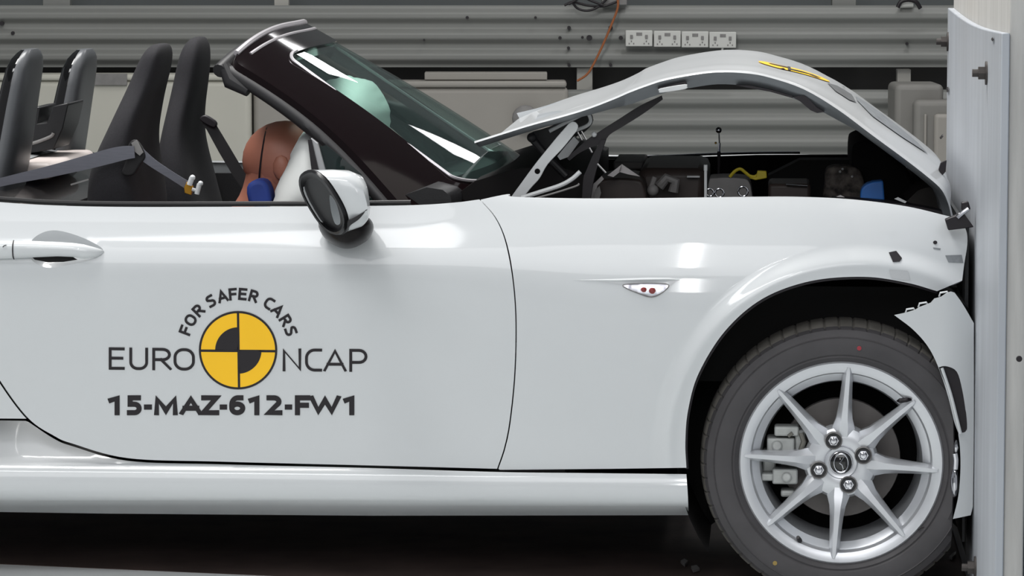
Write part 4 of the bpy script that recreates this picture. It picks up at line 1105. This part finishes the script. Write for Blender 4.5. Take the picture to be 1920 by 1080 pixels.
# ---- dash, cabin and rear deck
def xbox(name, px0, px1, z0, z1, va, vb_, m, bev=.02):
    a = P(px0, 380, .2).x; b = P(px1, 380, .2).x; return MB().box((a, va, z0), (b, vb_, z1)).build(name, m, car, bevel=bev)
xbox('cabin_floor', -330, 1080, .17, .24, .16, WID-.16, DARK, .01)
xbox('firewall', 1060, 1090, .2, .80, .18, WID-.18, DARK, .01)
xbox('transmission_tunnel', -100, 1080, .24, .45, .72, 1.0, SATB, .04)
dm = MB(); rings = []
for v in [.20 + 1.33*k/12 for k in range(13)]:
    kk = 1 - abs(2*(v-.2)/1.33-1)**2.4
    cl = .035*math.exp(-((v-.45)/.14)**2)
    pr = [(690,470),(700,400),(712,384),(760,366-cl*800),(800,352-cl*500),(830,356),(845,368),(850,410)]
    rings.append([P(x, y, .2)*1 for x, y in pr])
    for q in rings[-1]: q.y = v; q.x += .05*kk
dm.loft(rings); dm.build('dashboard', SATB, car, smooth=50)
inflate('sensor_sticker', cr([(712,268),(722,263),(735,266),(737,272),(725,276),(714,273)], 3, True), .62, .006, YEL, car, step=5)
plate('sticker_mount', [(714,270),(724,272),(722,277),(714,277)], .63, .01, BLK, car)
plate('door_card', [(-60,402),(740,402),(930,420),(930,860),(60,780),(-60,640)], .15, .02, SATB, car)
o_ = plate('door_card', [(-60,402),(740,402),(930,420),(930,860),(60,780),(-60,640)], .15, .02, SATB, car)
o_.scale = (1, -1, 1); 
# the far card is mirrored about the car's middle (the car root sits there)
# rear shelf, bulkhead and deck
xbox('rear_bulkhead', -75, -40, .25, .80, .17, WID-.17, FABRIC, .02)
sh = MB(); rings = []
for v in [.17 + (WID-.34)*k/14 for k in range(15)]:
    rings.append([Vector((P(x, 380, .2).x, v, z)) for x, z in ((-300,.80),(-300,.865),(-120,.875),(-50,.862),(15,.835),(60,.80),(70,.70),(-40,.66))])
sh.loft(rings); sh.build('rear_shelf', mat('gloss_dark_shelf', (60, 58, 58), 0.18, 0, 0.6, noise=0.1), car, smooth=50)
a = P(20, 300, .8).x; b = P(128, 300, .8).x
MB().box((a-.1, .60, .86), (b, 1.16, .898)).build('shelf_sheen_panel', mat('pale_shelf_sheen', (200, 190, 186), 0.5, noise=0.08), car, bevel=.018, bseg=4)  # pale slab added, the sheen on the dark shelf put into its colour
dk = MB(); rings = []
for i, x in enumerate((-60,-150,-300,-450,-600,-750,-880,-960,-1010,-1028,-1030)):
    y = {-60:371,-150:356,-300:346,-450:348,-600:353,-750:368,-880:386,-960:418,-1010:451,-1028:600,-1030:700}[x]
    p = S(x, y, Hs); row = []
    for k in range(13):
        s = k/12; v = p.y + .012 + (WID-2*p.y-.024)*s
        row.append(Vector((p.x, v, p.z + .045*(1-(2*s-1)**2)*(1 if x > -1000 else .2) + (.0 if x < -160 else 0))))
    rings.append(row)
dk.loft(rings, closed=False); dk.build('boot_lid', PAINT, car, smooth=50)
# rear bumper closing the tail, and the rear wheel wells
rb_ = MB(); rr2 = []
top = rings[-2]; L = len(top)
for j, (zf, du) in enumerate(((0, 0), (.12, -.05), (.3, -.075), (.42, -.07), (.52, -.04), (.56, .04))):
    row = []
    for k in range(L):
        sx = 1 - abs(2*k/(L-1) - 1)**3; e_ = .012 if k in (0, L-1) else 0
        row.append(Vector((top[k].x + du*(.25+.75*sx) - .10*sx*(1 if j else .2), top[k].y, max(.22, top[0].z + .006 - zf))))
    rr2.append(row)
rb_.loft(rr2, closed=False); rb_.build('rear_bumper', PAINT, car, smooth=50)
rw = Wc + Vector((-2.31, 0, 0))
wl = MB()
for sgn in (0, 1):
    rgs = []
    for i in range(31):
        a2 = R(-8 + 196*i/30)
        rgs.append([Vector((rw.x + math.cos(a2)*q_, (WID - v) if sgn else v, rw.z + .02 + math.sin(a2)*q_)) for q_, v in ((.375, .06), (.375, .42), (.01, .43))])
    wm_ = MB(); wm_.loft(rgs, closed=False); wm_.build('wheel_well_liner', DARK, car, smooth=60)
# ---- roll hoops
def hoop(x0, vm, nm='roll_hoop'):
    sec = [(392,-62,-10,.30),(370,-58,-8,.30),(330,-50,-2,.29),(290,-41,6,.275),(240,-33,14,.262),(200,-26,20,.252),(160,-17,26,.246),(130,-9,30,.235),(112,-1,31,.205),(101,8,29,.165),(95,14,26,.12)]
    rings = []
    for (y, xr, xf, w) in sec:
        ring = []
        a = P(x0+xr-14, y, vm-.12); b = P(x0+xf-6, y, vm-.12); hw = w/2
        cu = (a.x+b.x)/2; hu = max(.012, (b.x-a.x)/2); z = a.z
        for k in range(24):
            th = 2*math.pi*k/24; e = .55
            cu_ = math.copysign(abs(math.cos(th))**e, math.cos(th)); sv_ = math.copysign(abs(math.sin(th))**e, math.sin(th))
            ring.append(Vector((cu + hu*cu_, vm + hw*sv_, z)))
        rings.append(ring)
    m_ = MB(); m_.loft(rings); 
    idx = []
    for f in m_.f[:-2]:
        k = f[0] % 24; idx.append(1 if (k <= 5 or k >= 18) else 0)
    return build(nm, m_.v, m_.f, [GLOSSB, mat('satin_grey_panel', (92, 94, 97), 0.35, noise=0.1)], car, smooth=50, idx=idx + [0, 1])
hoop(132, 1.24); hoop(26, .50)
# wind blocker between the hoops
wb = MB()
plate('', cr([(34,300),(40,270),(46,210),(74,200)], 2) + V2([(76,203),(70,232),(88,230),(100,199),(126,193),(128,196),(118,240),(100,280),(40,290)]), .84, .20, None, None, mb=wb)
wb.build('wind_blocker', SATB, car, bevel=.006)
MB().tube([P(x, y, .835) for x, y in cr([(40,274),(70,266),(95,256),(100,250)], 4)], .004, 8).build('wind_blocker_trim', GREYP, car)
# ---- seats
def seat(prof, vm, tilt=0):
    rings = []
    for (y, xr, xf, w) in prof:
        a = P(xr, y, vm); b = P(xf, y, vm); cu = (a.x+b.x)/2; hu = (b.x-a.x)/2; ring = []
        for k in range(28):
            th = 2*math.pi*k/28; e = .62
            c_ = math.copysign(abs(math.cos(th))**e, math.cos(th)); s_ = math.copysign(abs(math.sin(th))**e, math.sin(th))
            hol = -.30*hu*(1-abs(s_))**1.0 if c_ > 0 and w > .15 else 0
            ring.append(Vector((cu + hu*c_ + hol*c_, vm + w*s_, a.z)))
        rings.append(ring)
    m_ = MB(); m_.loft(rings)
    s_ = m_.build('seat', FABRIC, car, smooth=60)
    sm = s_.modifiers.new('sub', 'SUBSURF'); sm.levels = 1; sm.render_levels = 2
    lo = P(prof[0][1]+10, 400, vm); hi = P(prof[0][2]+260, 400, vm)
    MB().box((lo.x, vm-.23, .28), (hi.x, vm+.23, .46)).build('seat_cushion', FABRIC2, s_, bevel=.05, bseg=4)
    return s_
s1 = seat([(420,182,310,.23),(370,180,302,.235),(330,184,296,.24),(290,194,286,.235),(250,214,282,.22),(210,231,290,.195),(180,243,298,.165),(150,255,306,.14),(120,266,314,.125),(100,276,316,.115),(88,285,314,.095),(81,294,310,.06)], .47)
s2 = seat([(420,318,420,.23),(370,312,402,.235),(330,308,392,.235),(290,310,380,.225),(250,316,372,.205),(210,324,374,.18),(170,331,380,.15),(140,336,385,.135),(110,342,388,.125),(90,348,388,.11),(76,357,385,.09),(68,366,380,.055)], 1.22)
# belts
def strap(name, pts, v, m, parent, th=.003):
    # pts: (x, y, half width px) -> ribbon
    vf_ = v if callable(v) else (lambda i: v)
    n_ = len(pts); A = []; B = []
    for i, (x, y, w) in enumerate(pts):
        a = Vector(pts[max(0,i-1)][:2]); b = Vector(pts[min(n_-1,i+1)][:2]); d_ = (b-a).normalized(); nn = Vector((-d_.y, d_.x))
        A.append(P(x + nn.x*w, y + nn.y*w, vf_(i))); B.append(P(x - nn.x*w, y - nn.y*w, vf_(i)))
    rings = [[A[i], B[i], B[i] + Vector((0, th, 0)), A[i] + Vector((0, th, 0))] for i in range(n_)]
    return MB().loft(rings).build(name, m, parent, smooth=40)
sb = strap('seat_belt', [(p.x, p.y, p.z) for p in cr([(-60,356,8),(0,342,8),(40,333,9),(100,320,11),(160,305,13),(205,293,14),(232,287,13),(252,285,11)], 4)], lambda i: .20, BELT, car)
strap('belt_strap', [(p.x, p.y, p.z) for p in cr([(258,283,10),(285,305,8),(320,328,7),(352,348,7.5)], 4)], .22, BELT, sb)
plate('belt_guide', cr([(236,300),(238,278),(246,264),(256,264),(268,280),(272,295),(262,310),(250,328),(234,330),(228,322)], 3, True), .215, .02, FABRIC2, sb, bevel=.004)
plate('belt_guide_clip', [(246,268),(256,262),(268,286),(262,292),(252,284)], .208, .006, GREYP, sb)
plate('load_cell', [(345,351),(350,341),(362,350),(358,366),(346,362)], .205, .012, GOLD, sb, bevel=.001)
lc = MB(); lc.tube([P(355,347,.195), P(360,333,.195)], .006, 10); lc.ball(P(361, 333, .195), .0065, 10); lc.tube([P(369,364,.195), P(374,345,.195)], .0055, 10); lc.ball(P(376, 344, .195), .006, 10); lc.tube([P(360,355,.2), P(370,358,.2)], .004, 8)
lc.build('load_cell_clamp', WHITEP, sb)
sb2 = strap('seat_belt', [(384,226,8),(396,238,10),(420,280,11),(445,322,11),(470,357,11)], 1.0, BELTD, car)
plate('belt_guide', cr([(374,222),(384,216),(402,226),(406,234),(400,240),(380,230)], 3, True), .99, .02, BLK, sb2, bevel=.003)
plate('belt_buckle', [(456,360),(484,348),(490,352),(488,366),(458,370)], .99, .02, SATB, sb2, bevel=.003)
plate('belt_trim', [(132,345),(166,335),(166,338),(133,348)], .17, .004, GREYP, car)
# ---- airbag (steering wheel side) and its wheel
def airbag(ab, v, half):
    bag = inflate('airbag', cr(ab, 5, True), v, half, BAG, car, step=11)
    sm = bag.modifiers.new('smooth', 'SMOOTH'); sm.factor = .5; sm.iterations = 4
airbag([(498,420),(508,372),(522,330),(540,292),(558,256),(580,236),(606,240),(630,275),(655,320),(672,370),(680,420)], .42, .17)
airbag([(556,250),(566,205),(584,172),(610,149),(642,139),(678,142),(708,157),(729,188),(736,225),(732,262),(718,296),(690,330),(640,345),(590,320),(563,288)], 1.12, .25)
stw = MB(); wc = P(705, 400, .46); rg = []
for k in range(33):
    a = 2*math.pi*k/32; rg.append(wc + Vector((-.05*math.sin(a)*1.0, math.cos(a)*.15, math.sin(a)*.12)))
stw.tube(rg, .015, 10); stw.tube([wc, wc + Vector((.2, 0, -.05))], .04, 12); stw.build('steering_wheel', SATB, car, smooth=50)
# underbody
ub = MB(); a = P(-330, 900, .2).x; ub.box((a, .14, .165), (P(1285, 900, .2).x, WID-.14, .20)); ub.build('underbody', DARK, car)
# ---- door mirror
def ell(cxp, cyp, rx, ry, rot, vl, vr, n_=32, e=.8):
    r = []
    for k in range(n_):
        t = 2*math.pi*k/n_; c_ = math.copysign(abs(math.cos(t))**e, math.cos(t)); s_ = math.copysign(abs(math.sin(t))**e, math.sin(t))
        x = c_*rx; y = s_*ry; X = x*math.cos(R(rot)) - y*math.sin(R(rot)); Y = x*math.sin(R(rot)) + y*math.cos(R(rot))
        w = (c_+1)/2
        r.append(P(cxp+X, cyp+Y, vl + (vr-vl)*w))
    return r
foot = MB(); rings = []
for (sc_, v) in ((.80, .03), (1.0, .0), (1.0, -.03), (.93, -.07), (.72, -.10), (.40, -.115)):
    cx1, cy1 = 648, 431
    rings.append([P(p.x, p.y, v) for p in [Vector((cx1+(q.x-cx1)*sc_, cy1+(q.y-cy1)*sc_)) for q in cr([(597,418),(604,440),(622,457),(645,466),(668,463),(690,449),(700,431),(698,416),(685,405),(650,400),(612,402)], 3, True)]])
foot.loft(rings); mir = foot.build('door_mirror', mat('mirror_foot_black', (16, 11, 12), 0.3, spec=0.2, noise=0.1), car, smooth=60)
# housing: rim faces back and outwards, shell domes away forwards
hr = []
vout, vin = -.235, -.12
for (cxp, cyp, rx, ry, rot, a, b) in ((606,379,27,66,-31,vin,vout),(610,378.5,28,66,-31,vin,vout),(634,376,31,61,-24,-.09,-.245),(655,374,30,56,-16,-.08,-.24),(672,373,20,47,-8,-.08,-.215),(681,374,11,36,-4,-.09,-.17),(684,375,4,20,0,-.11,-.13)):
    hr.append(ell(cxp, cyp, rx, ry, rot, a, b))
shell = MB(); shell.loft(hr[1:], cap=False); shell.build('mirror_cap', PAINT, mir, smooth=60)
bez = MB(); o1 = ell(605,379,28.5,67,-31,vin,vout); o2 = ell(604.5,379.5,25,62,-31,vin-.004,vout-.004); o3 = ell(607,381,20,55,-31,vin+.012,vout+.012); o4 = ell(612,383,17,48,-31,vin+.035,vout+.04)
o0 = ell(611,379,29.5,67.5,-31,vin+.012,vout+.006)
bez.loft([o0, o1, o2, o3, o4][::-1]); bez.build('mirror_bezel', SATB, mir, smooth=40)
glass_poly = cr([(618,366),(628,376),(634,392),(638,410),(637,420),(630,421),(625,412),(620,392)], 3, True)
plate('mirror_glass', glass_poly, vout-.012, .003, mat('mirror_silver', (225, 228, 230), 0.05, 1.0, noise=0.02), mir)
lip = MB(); plate('', cr([(640,440),(650,428),(652,414),(660,410),(688,394),(685,394),(683,399),(672,412),(655,424),(648,436)], 3, True), -.235, .06, None, None, mb=lip)
lip.build('mirror_skirt', SATB, mir, bevel=.004)
# ---- crash test dummy behind the airbag
dmy = cthing('crash_test_dummy', 'brown headed crash test dummy in a blue top slumped into the white airbag', 'dummy', (P(430, 420, .50).x, .50, .44))
hc = P(536, 302, .50)
bm_v = []; hcx = hc
me = bpy.data.meshes.new('body'); 
js = {}
def J(nm, p): js[nm] = p
pel = Vector((P(420, 420, .5).x, .50, .52))
neck = hc + Vector((-.055, 0, -.10)); chest = neck + Vector((-.06, 0, -.16))
pts_ = [(pel, .13), (pel.lerp(chest, .5), .125), (chest, .12), (neck, .050), (hc + Vector((-.02, 0, -.03)), .082), (hc + Vector((0, 0, .02)), .088),
        (chest + Vector((.0, -.19, .04)), .055), (chest + Vector((.16, -.24, -.16)), .042), (chest + Vector((.34, -.12, -.06)), .034),
        (chest + Vector((.0, .19, .04)), .055), (chest + Vector((.16, .24, -.16)), .042), (chest + Vector((.34, .12, -.06)), .034),
        (pel + Vector((.05, -.10, 0)), .085), (pel + Vector((.42, -.11, .06)), .062), (pel + Vector((.62, -.10, -.24)), .045),
        (pel + Vector((.05, .10, 0)), .085), (pel + Vector((.42, .11, .06)), .062), (pel + Vector((.62, .10, -.24)), .045)]
ed = [(0,1),(1,2),(2,3),(3,4),(4,5),(2,6),(6,7),(7,8),(2,9),(9,10),(10,11),(0,12),(12,13),(13,14),(0,15),(15,16),(16,17)]
off = offset_of(dmy)
me.from_pydata([tuple(p-off) for p, r in pts_], ed, [])
body = bpy.data.objects.new('body', me); COL.objects.link(body); body.parent = dmy
sk = body.modifiers.new('skin', 'SKIN'); sv_ = me.skin_vertices[0].data
for i, (p, r) in enumerate(pts_): sv_[i].radius = (r, r); sv_[i].use_root = (i == 0)
sm = body.modifiers.new('sub', 'SUBSURF'); sm.levels = 2; sm.render_levels = 2; sk.use_smooth_shade = True
me.materials.append(SKIN)
# skull, face and cap seam, facing into the bag
sk_ = MB(); sk_.ball(hc, .1, 28, 1.0, .80, .92)
for i in range(len(sk_.v)):
    q = sk_.v[i]-hc
    if q.x > .02 and q.z < 0: q.x += .012; 
    if q.z < -.02: q.x *= 1 - .25*(-q.z-.02)/.08 if q.x < 0 else 1
    sk_.v[i] = hc + q
sk_.ball(hc + Vector((.108, 0, -.012)), .018, 10, 1, .8, 1.3)
for s in (-1, 1): sk_.ball(hc + Vector((.0, .079*s, -.01)), .022, 10, .9, .4, 1.3)
hd2 = sk_.build('head', SKIN, dmy, smooth=60)
seam = []
for k in range(41):
    a = 2*math.pi*k/40; seam.append(hc + Vector((-.048 + .01*math.sin(a), math.cos(a)*.0718, math.sin(a)*.0822)))
MB().tube(seam, .0022, 6).build('skull_cap_seam', BLK, hd2)
sh_ = MB(); rings = []
for (t, w, d_) in ((-.3,.16,.13),(0,.17,.135),(.4,.19,.14),(.75,.20,.135),(.95,.17,.11),(1.05,.09,.075)):
    c_ = pel.lerp(chest + Vector((0.01, 0, .06)), t); rings.append([c_ + Vector((math.cos(2*math.pi*k/24)*d_, math.sin(2*math.pi*k/24)*w, 0)) for k in range(24)])
sh_.loft(rings); sh_.build('shirt', BLUE, dmy, smooth=60)
plate('shirt_collar', cr([(462,352),(478,338),(500,345),(505,386),(470,386)], 3, True), .36, .1, BLUE, dmy, bevel=.01)
